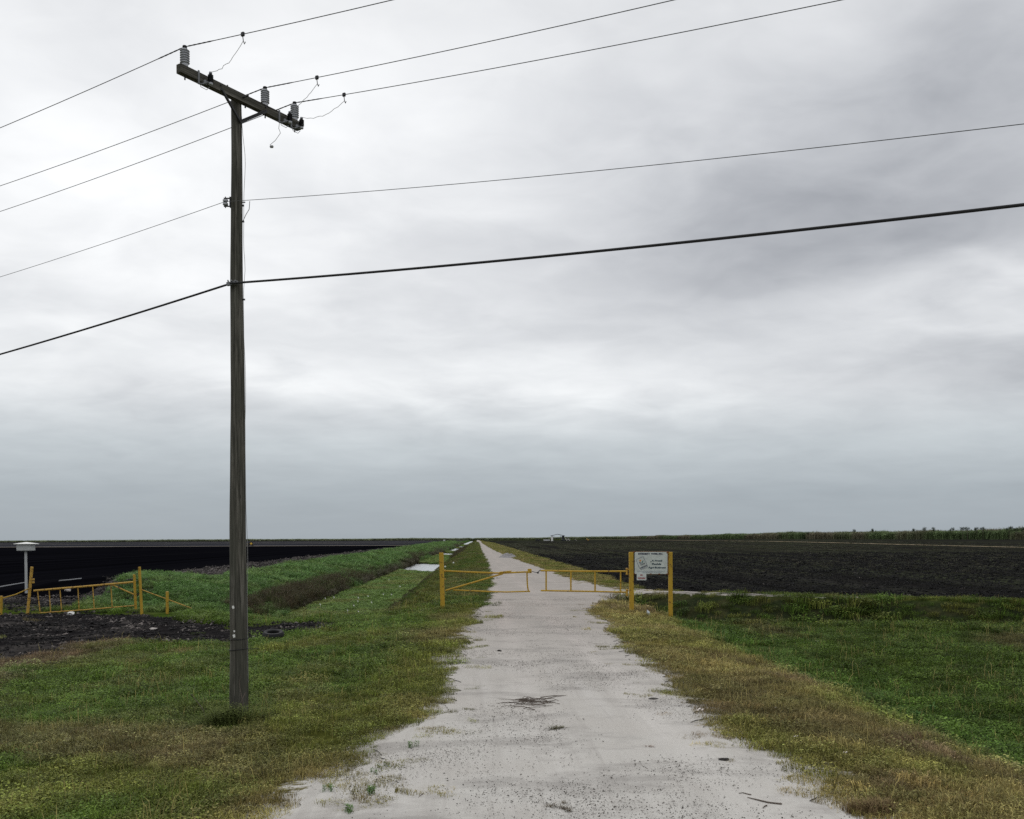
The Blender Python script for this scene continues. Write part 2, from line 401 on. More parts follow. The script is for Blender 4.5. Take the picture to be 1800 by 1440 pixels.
def gravel_colour(T, p):
    sp = T.n.new('ShaderNodeSeparateXYZ'); T.l.new(p, sp.inputs[0])
    dist = T.ramp(T.m('DIVIDE', sp.outputs[1], 60.0), [(.14, 0), (.5, 1)])      # marl turns pinker up the track
    c = T.mix(dist, (.57, .553, .518), (.355, .322, .295))
    big = T.noise(p, .45, 5, .6); c = T.mix(T.ramp(big, [(.38, 0), (.68, .6)]), c, (.45, .42, .385))
    rut = T.noise(T.uy(p, (2.6, .10)), 1, 5, .65)
    c = T.mix(T.ramp(rut, [(.50, 0), (.68, .5)]), c, (.36, .335, .31))
    pale = T.noise(T.uy(p, (1.3, .09)), 1, 4, .6); c = T.mix(T.ramp(pale, [(.52, 0), (.7, .6)]), c, T.mix(dist, (.62, .605, .58), (.43, .39, .36)))
    u1 = T.m('ADD', sp.outputs[0], T.m('MULTIPLY', sp.outputs[1], .0365)); wob = T.m('MULTIPLY', T.m('SUBTRACT', T.noise(T.uy(p, (.01, .06)), 1, 3), .5), 1.6)
    u1 = T.m('ADD', u1, wob)
    for uc in (.85, 2.45):
        q = T.m('POWER', T.m('ABSOLUTE', T.m('DIVIDE', T.m('SUBTRACT', u1, uc), .26)), 2.0)
        wheel = T.m('MULTIPLY', T.m('EXPONENT', T.m('MULTIPLY', q, -1.0)), T.ramp(T.noise(T.uy(p, (.6, .18)), 1, 4), [(.35, .1), (.6, .75)]))
        c = T.mix(wheel, c, T.mix(dist, (.63, .61, .575), (.45, .40, .37)))
    tread = T.noise(T.uy(p, (14, .35)), 1, 3, .6); c = T.mix(T.ramp(tread, [(.55, 0), (.72, .3)]), c, (.36, .335, .31))
    damp = T.noise(T.mapping(p, (.42, .8, 1)), 1, 6, .7)
    c = T.mix(T.ramp(damp, [(.50, 0), (.64, .62)]), c, (.28, .262, .245))
    grit = T.noise(p, 70, 4, .75); c = T.mix(T.ramp(grit, [(.58, 0), (.70, .42)]), c, (.26, .24, .22))
    grit2 = T.noise(p, 130, 3, .7); c = T.mix(T.ramp(grit2, [(.56, 0), (.66, .5)]), c, (.64, .62, .59))
    dens = T.noise(p, .9, 4, .6)
    bits = T.noise(T.mapping(p, (11, 20, 1)), 1, 5, .7); bits = T.m('ADD', bits, T.m('MULTIPLY', T.m('SUBTRACT', dens, .5), .35))
    c = T.mix(T.ramp(bits, [(.70, 0), (.76, .6)]), c, (.17, .145, .115))
    return c, T.m('ADD', T.m('MULTIPLY', grit, .4), T.m('ADD', big, T.m('MULTIPLY', rut, .6)))
def track_mat():
    m, T, b = new_mat('pale_gravel', .95, .12); p = T.geo()
    c, hgt = gravel_colour(T, p); diffuse(T, c, T.bump(hgt, .5, .03)); return m
def field_mat(name, dark, mid, green, gsc, spec=.08):
    m, T, b = new_mat(name, 1.0, spec); p = T.geo()
    n = T.noise(p, 3.2, 6, .75)
    c = T.mix(T.ramp(n, [(.35, 0), (.7, 1)]), dark, mid)
    st = T.noise(T.uy(p, (.30, .005)), 1, 5, .65)
    st2 = T.noise(T.uy(p, (.05, .006)), 1, 4, .6)
    g = T.m('MULTIPLY', T.ramp(st, [(.38, 0), (.62, 1)]), T.ramp(st2, [(.40, .1), (.60, 1)]))
    g = T.m('MULTIPLY', g, T.ramp(T.noise(p, 5, 4, .7), [(.4, .2), (.62, 1)]))
    c = T.mix(T.m('MULTIPLY', g, gsc), c, green)
    dk = T.noise(T.uy(p, (.45, .004)), 1, 5, .7)
    c = T.mix(1.0, c, T.ramp(dk, [(.32, .35), (.68, 1.75)]), 'MULTIPLY')
    diffuse(T, c, T.bump(n, .8, .08)); return m
def leaf_mat(name, gloss=.08, trans=.25):
    m, T, b = new_mat(name, .6, gloss)
    t = T.attr('tint', 'INSTANCER').outputs['Color']; v = T.attr('var').outputs['Fac']
    c = T.mix(1.0, t, T.ramp(v, [(0, .35), (.5, 1.0), (1, 1.7)]), 'MULTIPLY')
    T.l.new(c, b.inputs['Base Color'])
    tr = T.n.new('ShaderNodeBsdfTranslucent'); T.l.new(c, tr.inputs[0])
    mx = T.n.new('ShaderNodeMixShader'); mx.inputs[0].default_value = trans
    T.l.new(b.outputs[0], mx.inputs[1]); T.l.new(tr.outputs[0], mx.inputs[2])
    T.l.new(mx.outputs[0], T.n['Material Output'].inputs[0]); return m
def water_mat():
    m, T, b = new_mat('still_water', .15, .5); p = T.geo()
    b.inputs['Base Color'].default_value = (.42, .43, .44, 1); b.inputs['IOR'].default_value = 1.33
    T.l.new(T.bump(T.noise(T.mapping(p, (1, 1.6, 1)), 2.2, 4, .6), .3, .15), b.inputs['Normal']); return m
M_WOOD = wood_mat(); M_YEL = yellow_mat('yellow_paint', .55); M_YELR = yellow_mat('rusty_yellow_paint', .75, (.46, .28, .05))
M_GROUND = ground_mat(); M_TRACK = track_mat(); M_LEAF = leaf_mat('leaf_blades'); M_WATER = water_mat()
M_RF = field_mat('black_soil_rows', (.0105, .0100, .0098), (.027, .0255, .0240), (.055, .066, .034), 1.0)
M_LF = field_mat('black_muck', (.0020, .0020, .0032), (.0050, .0050, .0066), (.007, .007, .008), .6, .02)
M_FAR = field_mat('hazed_dry_muck', (.020, .021, .026), (.042, .043, .052), (.03, .034, .028), .4)  # grey dry soil; bluish lift in the colour stands in for distance haze
M_PALE = plain('pale_path', (.17, .145, .12), .95, scale=.4)
M_TANP = plain('tan_path', (.21, .165, .095), .95, scale=.3)
M_STEEL = plain('galvanised_steel', (.19, .195, .205), .55, .5)
M_DSTEEL = plain('dull_steel', (.055, .055, .058), .6, .5)
M_PORC = plain('grey_porcelain', (.38, .39, .42), .28, spec=.5, var=.1)
M_POLY = plain('black_polymer', (.016, .016, .019), .5)
M_CABLE = plain('black_cable', (.012, .012, .013), .6)
M_WIRE = plain('bare_wire', (.07, .075, .075), .55, .3)
M_LEAD = plain('grey_lead', (.26, .26, .26), .5)
M_WHITE = plain('white_scrap', (.72, .72, .70), .6)
M_RUBBER = plain('worn_rubber', (.016, .016, .017), .75, var=.5)
M_TWIG = plain('dead_twig', (.105, .085, .07), .9, var=.5)
M_STONE = plain('grey_stone', (.36, .33, .31), .9, var=.4, scale=9)
M_BOX = plain('stained_white_paint', (.42, .43, .43), .7, var=.25, scale=7)
M_BLACK = plain('charred_bark', (.02, .017, .015), .9)

# ------------------------------------------------------------------ ground sheet
xs = np.unique(np.concatenate([-np.geomspace(44, 4200, 90), np.arange(-44, 22, .17), np.geomspace(22, 4200, 110)]))
ys = np.unique(np.concatenate([[-300, -120, -50, -20, -8], np.arange(-2, 52, .17), np.geomspace(52, 5200, 240)]))
XX, YY = np.meshgrid(xs, ys); ZZ = hfun(XX, YY)
nx, ny = len(xs), len(ys)
idx = np.arange(nx*ny).reshape(ny, nx)
FA = np.stack([idx[:-1, :-1], idx[:-1, 1:], idx[1:, 1:], idx[1:, :-1]], -1).reshape(-1, 4)
gc = groundcol(XX, YY)
el_, er_ = track_edges(YY); uu_, ss_ = US(XX, YY); eg_ = np.clip(np.maximum(el_-uu_, uu_-er_), -1, 4) + 4*((ss_ > 43.5)*(uu_ > 12))
eg_ = np.where((uu_ > 3.5) & (uu_ < 15), np.minimum(eg_, .25+np.maximum(0, np.abs(ss_-42+(uu_-4)*.05)-np.interp(uu_, [3.5, 7.5, 11, 15], [2.2, .5, .25, .0]))), eg_)
me = mesh_np('ground', np.stack([XX, YY, ZZ], -1).reshape(-1, 3), FA, M_GROUND, True, {'col': ('FLOAT_VECTOR', gc.reshape(-1, 3)), 'edge': ('FLOAT', eg_.ravel())})
tag(link('ground', me), 'grassy verges, ditch banks and black mud of flat farmland', 'ground', kind='structure')

def grid_mesh(name, X, Y, dz, mat, extra=None, label=None, cat=None):
    ny, nx = X.shape; idx = np.arange(nx*ny).reshape(ny, nx)
    fa = np.stack([idx[:-1, :-1], idx[:-1, 1:], idx[1:, 1:], idx[1:, :-1]], -1).reshape(-1, 4)
    Z = hfun(X, Y) + dz + (0 if extra is None else extra)
    o = link(name, mesh_np(name, np.stack([X, Y, Z], -1).reshape(-1, 3), fa, mat, True))
    return tag(o, label, cat, kind='structure')
# track
ty = np.concatenate([np.arange(-12, 6, .3), np.arange(6, 48, .06), np.geomspace(48, 1500, 420)])
tl_, tr_ = track_edges(ty)
tt = np.linspace(0, 1, 26)
TU = tl_[:, None]*(1-tt) + tr_[:, None]*tt
TY = np.repeat(ty[:, None], 26, 1); TX = TU - .0365*TY
TUU = TX + .0365*TY
ex = ((fbm(TX*1.3, TY*.9, 71)-.5)*.03 + .02 - .022*(np.exp(-((TUU-.85)/.3)**2) + np.exp(-((TUU-2.45)/.3)**2)))*np.sin(np.pi*tt)[None]
grid_mesh('gravel_track', TX, TY, .014 + .012*sst(100, 600, TY), M_TRACK, ex, 'pale marl farm track running straight to the horizon', 'track')
# side branch of gravel along the near edge of the right field
bu = np.linspace(0, 1, 120); bx0 = np.array([3.0, 47.0]); wv = np.array([.863, -.506])
bc = bx0[None] + wv[None]*(bu*13.5)[:, None]
hw = np.interp(bu, [0, .35, .6, 1], [3.2, .75, .42, .12]) + (fbm(bu*30, bu*0, 73)-.5)*.35
bt = np.linspace(-1, 1, 9); nrm = np.array([.506, .863])
BX = bc[:, 0:1] + nrm[0]*hw[:, None]*bt; BY = bc[:, 1:2] + nrm[1]*hw[:, None]*bt
grid_mesh('gravel_path', BX, BY, .024, M_TRACK, None, 'thin gravel spur along the near edge of the right field', 'path')
# right field with furrows
fy = np.concatenate([np.arange(30, 75, .22), np.geomspace(75, 1500, 260)])
xl = np.maximum(8.3 - .0365*fy + (fbm(fy*.6, fy*0, 75)-.5)*.7, (42.7-.863*fy)/.506 + (fbm(fy*1.7, fy*0+3, 76)-.5)*1.2)
q = np.linspace(0, 1, 330)**2.0
FX = xl[:, None] + (236-xl)[:, None]*q; FY = np.repeat(fy[:, None], 330, 1)
fu = FX + .0365*FY
fur = (.05*np.sin(fu*2*np.pi/.95) + .10*(fbm(FX*2.4, FY*2.4, 77, 3)-.5))*(1-sst(50, 85, FY))*sst(0, .015, q)[None]
grid_mesh('ploughed_field', FX, FY, .03 + .05*sst(0, .02, q)[None], M_RF, fur, 'black ploughed field with faint green rows on the right', 'field')
# tan path across the right field, pale path across the left, black field, far dry field with haze in its colour
py_ = np.geomspace(110, 1400, 200); pw = np.linspace(-1, 1, 5)
PX = 106 + 1.6*pw[None]*(.5+fbm(py_*.05, py_*0, 79))[:, None]; PYY = np.repeat(py_[:, None], 5, 1)
grid_mesh('field_path', PX, PYY, .16, M_TANP, None, 'dry tan strip crossing the black field on the right', 'path')
ly = np.concatenate([np.arange(50, 90, .5), np.geomspace(90, 446, 150)])
lxr = -21.6 - .0365*ly + (fbm(ly*.4, ly*0, 81)-.5)*1.0; lxl = np.minimum((32.5-.863*ly)/.506, lxr-.01)
lxl = np.maximum(lxl, -900); lq = np.linspace(0, 1, 160)**1.6
LX = lxr[:, None] + (lxl-lxr)[:, None]*lq; LY = np.repeat(ly[:, None], 160, 1)
grid_mesh('black_field', LX[:, ::-1], LY, .04, M_LF, None, 'flat jet black muck field left of the grassy bank', 'field')
ry = np.geomspace(446, 1580, 60); rx = np.linspace(0, 1, 60)
RX = (-22-.0365*ry)[:, None] + (-1600+22+.0365*ry)[:, None]*rx; RY = np.repeat(ry[:, None], 60, 1)
grid_mesh('far_field', RX[:, ::-1], RY, .03, M_FAR, None, 'distant haze tinted grey field on the left below the horizon', 'field')
for yy, wd in ((440, 11), (700, 8), (980, 14)):
    sx_ = np.linspace(-1200, -23-.0365*yy, 200); sw_ = np.linspace(-1, 1, 3)
    SX = np.repeat(sx_[:, None], 3, 1); SY = yy + wd*sw_[None]*(.4+fbm(sx_*.06, sx_*0, 83+yy))[:, None] + .02*(sx_+23)[:, None]*0
    grid_mesh('field_road', SX[:, ::-1], SY, .10, M_PALE, None, 'thin pale farm road crossing beyond the black field', 'road')
# ditch water
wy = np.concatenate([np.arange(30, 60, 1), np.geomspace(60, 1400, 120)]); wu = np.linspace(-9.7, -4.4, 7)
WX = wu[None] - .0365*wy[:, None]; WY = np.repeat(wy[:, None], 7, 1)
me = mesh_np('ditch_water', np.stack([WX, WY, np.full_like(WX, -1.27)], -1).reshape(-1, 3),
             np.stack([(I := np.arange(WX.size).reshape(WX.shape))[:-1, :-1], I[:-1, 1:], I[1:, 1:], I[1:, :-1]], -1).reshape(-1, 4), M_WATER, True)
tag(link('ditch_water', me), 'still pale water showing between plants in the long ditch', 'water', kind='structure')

# ------------------------------------------------------------------ scattered plants (stuff)
class Tuft:
    def __init__(s): s.v = []; s.f = []; s.c = []
    def tri(s, a, b, c, k): n = len(s.v); s.v += [a, b, c]; s.f.append((n, n+1, n+2)); s.c += [k]*3
def blade_tuft(n, rad, h0, h1, w, lean, seed, leafy=0, lay=None):
    """triangles: two per blade, bending over"""
    r = np.random.default_rng(seed); T = Tuft()
    for i in range(n):
        a = r.uniform(0, 6.283); d = rad*math.sqrt(r.uniform(0, 1)); x, y = d*math.cos(a), d*math.sin(a)
        h = r.uniform(h0, h1); th = r.uniform(0, 6.283); L = h*lean*r.uniform(.3, 1.3); k = r.uniform(0, 1)
        if lay is not None: th = lay + r.normal(0, .5)
        ux, uy = math.cos(th), math.sin(th); px, py = -uy*w/2, ux*w/2
        m = (x+ux*L*.35, y+uy*L*.35, h*.65); t = (x+ux*L, y+uy*L, h*r.uniform(.75, 1))
        b0 = (x-px, y-py, -.02); b1 = (x+px, y+py, -.02); m0 = (m[0]-px*.9, m[1]-py*.9, m[2]); m1 = (m[0]+px*.9, m[1]+py*.9, m[2])
        T.tri(b0, b1, m1, k*.8); T.tri(b0, m1, m0, k*.8); T.tri(m0, m1, t, k)
    for i in range(leafy):
        a = r.uniform(0, 6.283); d = rad*math.sqrt(r.uniform(0, 1)); x, y = d*math.cos(a), d*math.sin(a)
        z = r.uniform(.3, 1)*h1*.8; s = w*r.uniform(2.2, 4.2); th = r.uniform(0, 6.283); k = r.uniform(.1, 1)
        tx, ty, tz = math.cos(th)*s, math.sin(th)*s, r.uniform(-.4, .5)*s; qx, qy = -math.sin(th)*s*.45, math.cos(th)*s*.45
        A = (x, y, z); B = (x+tx*.5+qx, y+ty*.5+qy, z+tz*.6); Cc = (x+tx, y+ty, z+tz); Dd = (x+tx*.5-qx, y+ty*.5-qy, z+tz*.6)
        T.tri(A, B, Cc, k); T.tri(A, Cc, Dd, k)
    return T
def gn_tree():
    ng = bpy.data.node_groups.new('scatter', 'GeometryNodeTree')
    ng.interface.new_socket('Geometry', in_out='INPUT', socket_type='NodeSocketGeometry')
    ng.interface.new_socket('Geometry', in_out='OUTPUT', socket_type='NodeSocketGeometry')
    N, L = ng.nodes, ng.links
    gi, go = N.new('NodeGroupInput'), N.new('NodeGroupOutput')
    def na(nm, typ):
        k = N.new('GeometryNodeInputNamedAttribute'); k.data_type = typ; k.inputs['Name'].default_value = nm
        return [o for o in k.outputs if o.enabled and o.name == 'Attribute'][0]
    cmp_ = N.new('FunctionNodeCompare'); cmp_.data_type = 'INT'; cmp_.operation = 'LESS_THAN'
    ci = [i for i in cmp_.inputs if i.enabled]; L.new(na('variant', 'INT'), ci[0]); ci[1].default_value = 0
    sp = N.new('GeometryNodeSeparateGeometry'); sp.domain = 'POINT'; L.new(gi.outputs[0], sp.inputs[0]); L.new(cmp_.outputs[0], sp.inputs[1])
    st = N.new('GeometryNodeSplitToInstances'); st.domain = 'FACE'; L.new(sp.outputs[1], st.inputs[0])
    L.new(na('variant', 'INT'), st.inputs['Group ID'])
    ip = N.new('GeometryNodeInstanceOnPoints'); L.new(sp.outputs[0], ip.inputs['Points']); L.new(st.outputs[0], ip.inputs['Instance'])
    ip.inputs['Pick Instance'].default_value = True
    L.new(na('pick', 'INT'), ip.inputs['Instance Index']); L.new(na('rot', 'FLOAT_VECTOR'), ip.inputs['Rotation'])
    L.new(na('scl', 'FLOAT_VECTOR'), ip.inputs['Scale']); L.new(ip.outputs[0], go.inputs[0])
    return ng
NG = gn_tree()
def scatter(name, label, cat, tufts, pts, scl, tint, pick=None, mat=None, tilt=.12, rz=None):
    V, Fs, K, Cv = [], [], [], []
    for i, t in enumerate(tufts):
        Fs.append(np.array(t.f) + sum(len(v) for v in V)); V.append(np.array(t.v)); K.append(np.full(len(t.v), i)); Cv.append(np.array(t.c))
    n = len(pts); nt = sum(len(v) for v in V)
    pick = RNG.integers(0, len(tufts), n) if pick is None else pick
    rot = np.stack([RNG.normal(0, tilt, n), RNG.normal(0, tilt, n), RNG.uniform(0, 6.283, n) if rz is None else rz], -1)
    if np.ndim(scl) == 1: scl = np.stack([scl]*3, -1)
    z = lambda *s: np.zeros(s)
    A = {'variant': ('INT', np.concatenate(K + [np.full(n, -1)])), 'pick': ('INT', np.concatenate([z(nt), pick])),
         'rot': ('FLOAT_VECTOR', np.concatenate([z(nt, 3), rot])), 'scl': ('FLOAT_VECTOR', np.concatenate([z(nt, 3)+1, scl])),
         'tint': ('FLOAT_VECTOR', np.concatenate([z(nt, 3)+.1, tint])), 'var': ('FLOAT', np.concatenate(Cv + [z(n)]))}
    me = mesh_np(name, np.concatenate(V + [pts]), np.concatenate(Fs), mat or M_LEAF, False, A)
    o = link(name, me); md = o.modifiers.new('scatter', 'NODES'); md.node_group = NG
    return tag(o, label, cat, kind='stuff')
def jgrid(x0, x1, y0, y1, sp):
    gx, gy = np.meshgrid(np.arange(x0, x1, sp), np.arange(y0, y1, sp))
    gx = gx + RNG.uniform(-.6, .6, gx.shape)*sp; gy = gy + RNG.uniform(-.6, .6, gy.shape)*sp
    return gx.ravel(), gy.ravel()
def in_view(X, Y, mrg=2.5): return (np.abs(X) < Y*.56 + mrg)
ALL = [jgrid(-12, 12, 6.0, 18, .15), jgrid(-26, 26, 18, 34, .22), jgrid(-34, 32, 34, 62, .34)]
X = np.concatenate([a[0] for a in ALL]); Y = np.concatenate([a[1] for a in ALL])
SPC = np.concatenate([np.full(len(a[0]), s) for a, s in zip(ALL, (.15, .22, .34))])
k = in_view(X, Y); X, Y, SPC = X[k], Y[k], SPC[k]
u, s = US(X, Y); l, r = track_edges(Y)
dout = np.maximum(l-u, u-r)                       # distance outside the track
bare = fbm(X*1.2, Y*1.2, 91)
keep = (dout > -.05) & (RNG.random(len(X)) < sst(-.1, .35, dout)*np.where(dout < 1.6, sst(.30, .5, bare+.14*dout), 1))
keep |= (dout > -1.5) & (dout < .1) & (Y < 13.5) & (u < 0) & (RNG.random(len(X)) < .30*sst(.52, .62, fbm(X*1.3+9, Y*2.2, 92)))
keep |= (dout > -.6) & (dout < .1) & (RNG.random(len(X)) < .30*sst(.55, .65, fbm(X*.9+9, Y*3.2, 90)))
soil_ = ((X-6.6)/1.7)**2 + ((Y-37.5)/2.2)**2 < 1
mud = mudmask(X, Y)
keep &= ~((((X+4.15)/.30)**2 + ((Y-14.42)/.5)**2) < 1)
keep &= ~(soil_ & (RNG.random(len(X)) < .85))
keep &= ~mud | ((fbm(X*.9+5, Y*.9, 93) > .72) & (RNG.random(len(X)) < .12))
keep &= ~((u < -16.6) & (s > 28)) & ~((u < -10) & (s > 24.5)) & ~((u > -9.6) & (u < -4.6) & (s > 30))
keep &= ~((u > 8.0) & (s > 42.6)) & ~((s > 30) & (u < -3.0))
rs_ = (s > 32) & (u > 6.0)
keep &= ~(rs_ & (s < 41.3) & (RNG.random(len(X)) < .45))
brn = (u > 3.5) & (u < 13) & (np.abs(s-42-(u-4)*-.05) < np.interp(u, [3.5, 7.5, 11, 14], [2.6, .8, .5, .1]))
keep &= ~(brn & (RNG.random(len(X)) < .9))
X, Y, SPC, u, s, dout = X[keep], Y[keep], SPC[keep], u[keep], s[keep], dout[keep]
tint = cover(X, Y)*(RNG.uniform(.6, 1.4, len(X))*(.62 + .76*fbm(X*1.7, Y*1.7, 96, 3)))[:, None]*RNG.uniform(.93, 1.07, (len(X), 3))
lawn = [blade_tuft(150, .24, .03, .085, .0065, .9, 100+i, leafy=14) for i in range(4)]
creep = [blade_tuft(50, .24, .03, .09, .007, .9, 120+i, leafy=150) for i in range(4)]
dryt = [blade_tuft(170, .26, .025, .07, .0050, 1.6, 140+i) for i in range(4)]
tall = [blade_tuft(60, .22, .06, .17, .010, .9, 160+i, leafy=90) for i in range(3)]
stalk = [blade_tuft(7, .2, .12, .30, .0045, .5, 170+i) for i in range(3)]
med = fbm(X*.7+3, Y*.7, 95); rnd = RNG.random(len(X))
grn = tint[:, 1]/tint[:, 0]
cls = np.where(grn > 1.35, np.where(rnd < .72, 1, 0), np.where(grn < .9, np.where(rnd < .8, 2, 0), np.where(rnd < .45, 0, np.where(rnd < .8, 1, 2))))
cls = np.where((rs_[keep]) & (s < 41.2) & (rnd < .8), 3, cls)
cls = np.where((u > 6.3) & (u < 8.6) & (s < 30) & (rnd < .10), 3, cls)
pick = cls*4 + RNG.integers(0, 4, len(X)); pick = np.where(cls == 3, 12 + RNG.integers(0, 3, len(X)), pick)
stk = (RNG.random(len(X)) < .05) & (dout > .5); pick = np.where(stk, 15 + RNG.integers(0, 3, len(X)), pick)
tint = np.where(stk[:, None], TAN*1.1, tint)
sc_ = (.75 + .55*med)*(.55 + .9*fbm(X*1.7, Y*1.7, 96, 3))*(SPC/.15)**.55*RNG.uniform(.8, 1.25, len(X))*(.55 + .45*sst(0, .7, dout))
sc_ = np.where((u > 4) & (s > 41), sc_*.8, sc_); sc_ = np.where(cls == 3, sc_*(.4+1.1*fbm(X*.8, Y*.8, 89)), sc_)
scatter('grass', 'low mown grass and creeping weeds covering the verges either side of the track', 'grass', lawn+creep+dryt+tall+stalk,
        np.stack([X, Y, hfun(X, Y)], -1), sc_, tint, pick)
# far verge strips
def strip_pts(u0, u1, y0, y1, n, pw=1.0):
    t = RNG.random(n); yy = y0*(y1/y0)**(t**pw); uu = RNG.uniform(u0, u1, n); return uu - .0365*yy, yy, uu
X, Y, u = strip_pts(-4.5, .9, 36, 700, 9000); l, r = track_edges(Y); k = u < l-.05; X, Y, u = X[k], Y[k], u[k]
X2, Y2, u2 = strip_pts(4, 8.4, 58, 700, 6000); l, r = track_edges(Y2); k = u2 > r; X, Y = np.append(X, X2[k]), np.append(Y, Y2[k])
tint = cover(X, Y)*RNG.uniform(.7, 1.3, len(X))[:, None]
scatter('verge_grass', 'rough grass strips along both edges of the track beyond the gate', 'grass', [lawn[0], creep[0], dryt[0], lawn[1]],
        np.stack([X, Y, hfun(X, Y)], -1), np.clip(.9*(Y/40)**.6, .9, 4.0)*RNG.uniform(.8, 1.3, len(X)), tint)
# lush weeds on the left bank
X, Y, u = strip_pts(-17.2, -9.5, 34, 620, 16000, 1.2); _, s = US(X, Y); k = (Y + 1.25*(X+15) > 42.3 + 1.2*(fbm(X, Y, 97)-.5)*2) & (Y > 41.6) | (X > -13.2) & (Y + 1.25*(X+15) > 42) ; k &= in_view(X, Y, 6) & ~mudmask(X, Y)
k &= ~(u < -15.6 + 1.4*(fbm(X*.5, Y*.3, 94)-.5)); X, Y, u = X[k], Y[k], u[k]
pg = [(lambda p: (p.x, p.y))(PZ(x, y, -.5)) for x, y in ((75, 1074), (150, 1074), (245, 1071), (330, 1090), (400, 1098), (445, 1094), (420, 1046), (260, 1030), (190, 1051), (120, 1067))]
gx, gy = jgrid(-24, -8, 34, 62, .42); k = in_poly(gx, gy, pg) & ((gy > 41.9) | (gx > -13.6)); X, Y = np.append(X, gx[k]), np.append(Y, gy[k]); u = X + .0365*Y
weed = [blade_tuft(110, .42, .12, .42, .020, .9, 180+i, leafy=90) for i in range(5)]
br = sst(46, 52, Y)*sst(-11.0, -9.9, u + 1.2*(fbm(X*.5, Y*.25, 98)-.5)) * sst(.40, .5, fbm(X*.1, Y*.06+3, 99))
tint = mixc(cover(X, Y)*1.1, C(.072, .054, .040), br*.9)*RNG.uniform(.7, 1.3, len(X))[:, None]
sc_ = np.clip((Y/45)**.5, .8, 3.2)*RNG.uniform(.65, 1.25, len(X))*np.where(Y < 60, .72, .92)*(.6+.8*fbm(X*.6, Y*.35, 88, 3))*np.where(Y < 60, 1, sst(-17.4, -15.8, u)**.3)
scatter('bank_weeds', 'lush green weeds covering the long bank left of the ditch', 'weeds', weed, np.stack([X, Y, hfun(X, Y)], -1), sc_, tint)
# brown brush along the foot of the bank and on the near ditch bank
bush = [blade_tuft(110, .42, .25, .85, .012, .6, 200+i, leafy=80) for i in range(4)]
X, Y, u = strip_pts(-11.2, -9.7, 36, 560, 3600, 1.1)
pres = sst(.42, .52, fbm(u*.3, Y*.035, 103)+.10*sst(50, 70, Y)); k = RNG.random(len(X)) < (.15 + .85*pres)*sst(40, 47, Y); X, Y, u = X[k], Y[k], u[k]
X2, Y2, u2 = strip_pts(-4.4, -3.2, 170, 420, 300); k = fbm(u2*.3, Y2*.03, 104) > .5; X, Y = np.append(X, X2[k]), np.append(Y, Y2[k])
tint = mixc(np.broadcast_to(C(.085, .060, .040), (len(X), 3)), C(.06, .078, .026), RNG.random(len(X))**1.5)*RNG.uniform(.6, 1.3, len(X))[:, None]
scatter('brown_brush', 'dead brown brush lining the water edge of the ditch', 'brush', bush, np.stack([X, Y, hfun(X, Y)], -1),
        np.clip((Y/60)**.35, .7, 1.5)*RNG.uniform(.55, 1.15, len(X))*(1-.35*sst(95, 105, Y)*sst(155, 145, Y)), tint)
# floating plants in the ditch
gx, gy = jgrid(-15, 0, 29, 115, .30); X, Y = gx, gy
X2, Y2, _ = strip_pts(-9.7, -4.4, 115, 700, 16000); X, Y = np.append(X, X2), np.append(Y, Y2); u, s = US(X, Y)
GAPS = [(109, 144), (212, 254), (272, 372), (388, 482), (560, 720)]
k = (u > -9.7) & (u < -4.4) & (s > 29.6) & ~mudmask(X, Y); jit = (fbm(X*.5, Y*.05, 107)-.5)*14 + (u+7)*2.0
for a, b in GAPS: k &= ~((Y+jit*(Y/120)**.5 > a) & (Y+jit*(Y/120)**.5 < b))
X, Y, u, s = X[k], Y[k], u[k], s[k]
pad = [blade_tuft(26, .28, .05, .16, .016, .8, 220+i, leafy=120) for i in range(4)]
tint = mixc(np.broadcast_to(C(.125, .20, .045), (len(X), 3)), C(.16, .19, .05), sst(.45, .65, fbm(X*.5, Y*.4, 109)))
tint = mixc(tint, C(.18, .18, .07), .8*sst(33, 30.5, s))*RNG.uniform(.7, 1.25, len(X))[:, None]
scatter('water_plants', 'mat of bright green floating plants choking the ditch', 'water plants', pad, np.stack([X, Y, np.full(len(X), -1.25)], -1),
        np.clip((Y/45)**.5, .9, 3)*RNG.uniform(.8, 1.2, len(X)), tint)
# reeds: the hedge beyond the right field, then the far cane line
reed = [blade_tuft(120, 1.6, 1.4, 3.4, .10, .25, 240+i, leafy=120) for i in range(5)]
n = 11000; Y = 380*(2300/380)**(RNG.random(n)**.8); X = 239 + 30*RNG.random(n)**1.6 + 4*(fbm(Y*.05, Y*0, 111)-.5)
hh = .62 + .5*fbm(X*.05, Y*.02, 112) + .45*(fbm(X*.3, Y*.11, 117)-.4)
tint = mixc(np.broadcast_to(C(.13, .18, .08), (n, 3)), C(.18, .165, .11), sst(.42, .62, fbm(X*.08, Y*.012, 113)))*RNG.uniform(.65, 1.3, n)[:, None]
scatter('reeds', 'tall green reed thicket along the far side of the right field', 'reeds', reed, np.stack([X, Y, hfun(X, Y)-.1], -1), np.interp(Y, [380, 700, 2300], [2.0, 1.9, 1.8])*hh*RNG.uniform(.8, 1.15, n), tint)
n = 12000; X = RNG.uniform(-1700, 460, n); Y = 1600 + 60*RNG.random(n) + np.interp(X, [-1700, -100, 460], [0, 250, 500])
sc_ = np.stack([np.full(n, 3.2), np.full(n, 3.2), np.interp(X, [-900, 0, 300], [1.05, 1.45, 1.5])*(.8+.4*fbm(X*.01, X*0, 115))*RNG.uniform(.85, 1.1, n)], -1)
tint = C(.22, .25, .15)*RNG.uniform(.7, 1.25, n)[:, None]
scatter('cane_line', 'thin line of distant green cane along the horizon', 'cane', reed, np.stack([X, Y, hfun(X, Y)-.1], -1), sc_, tint)
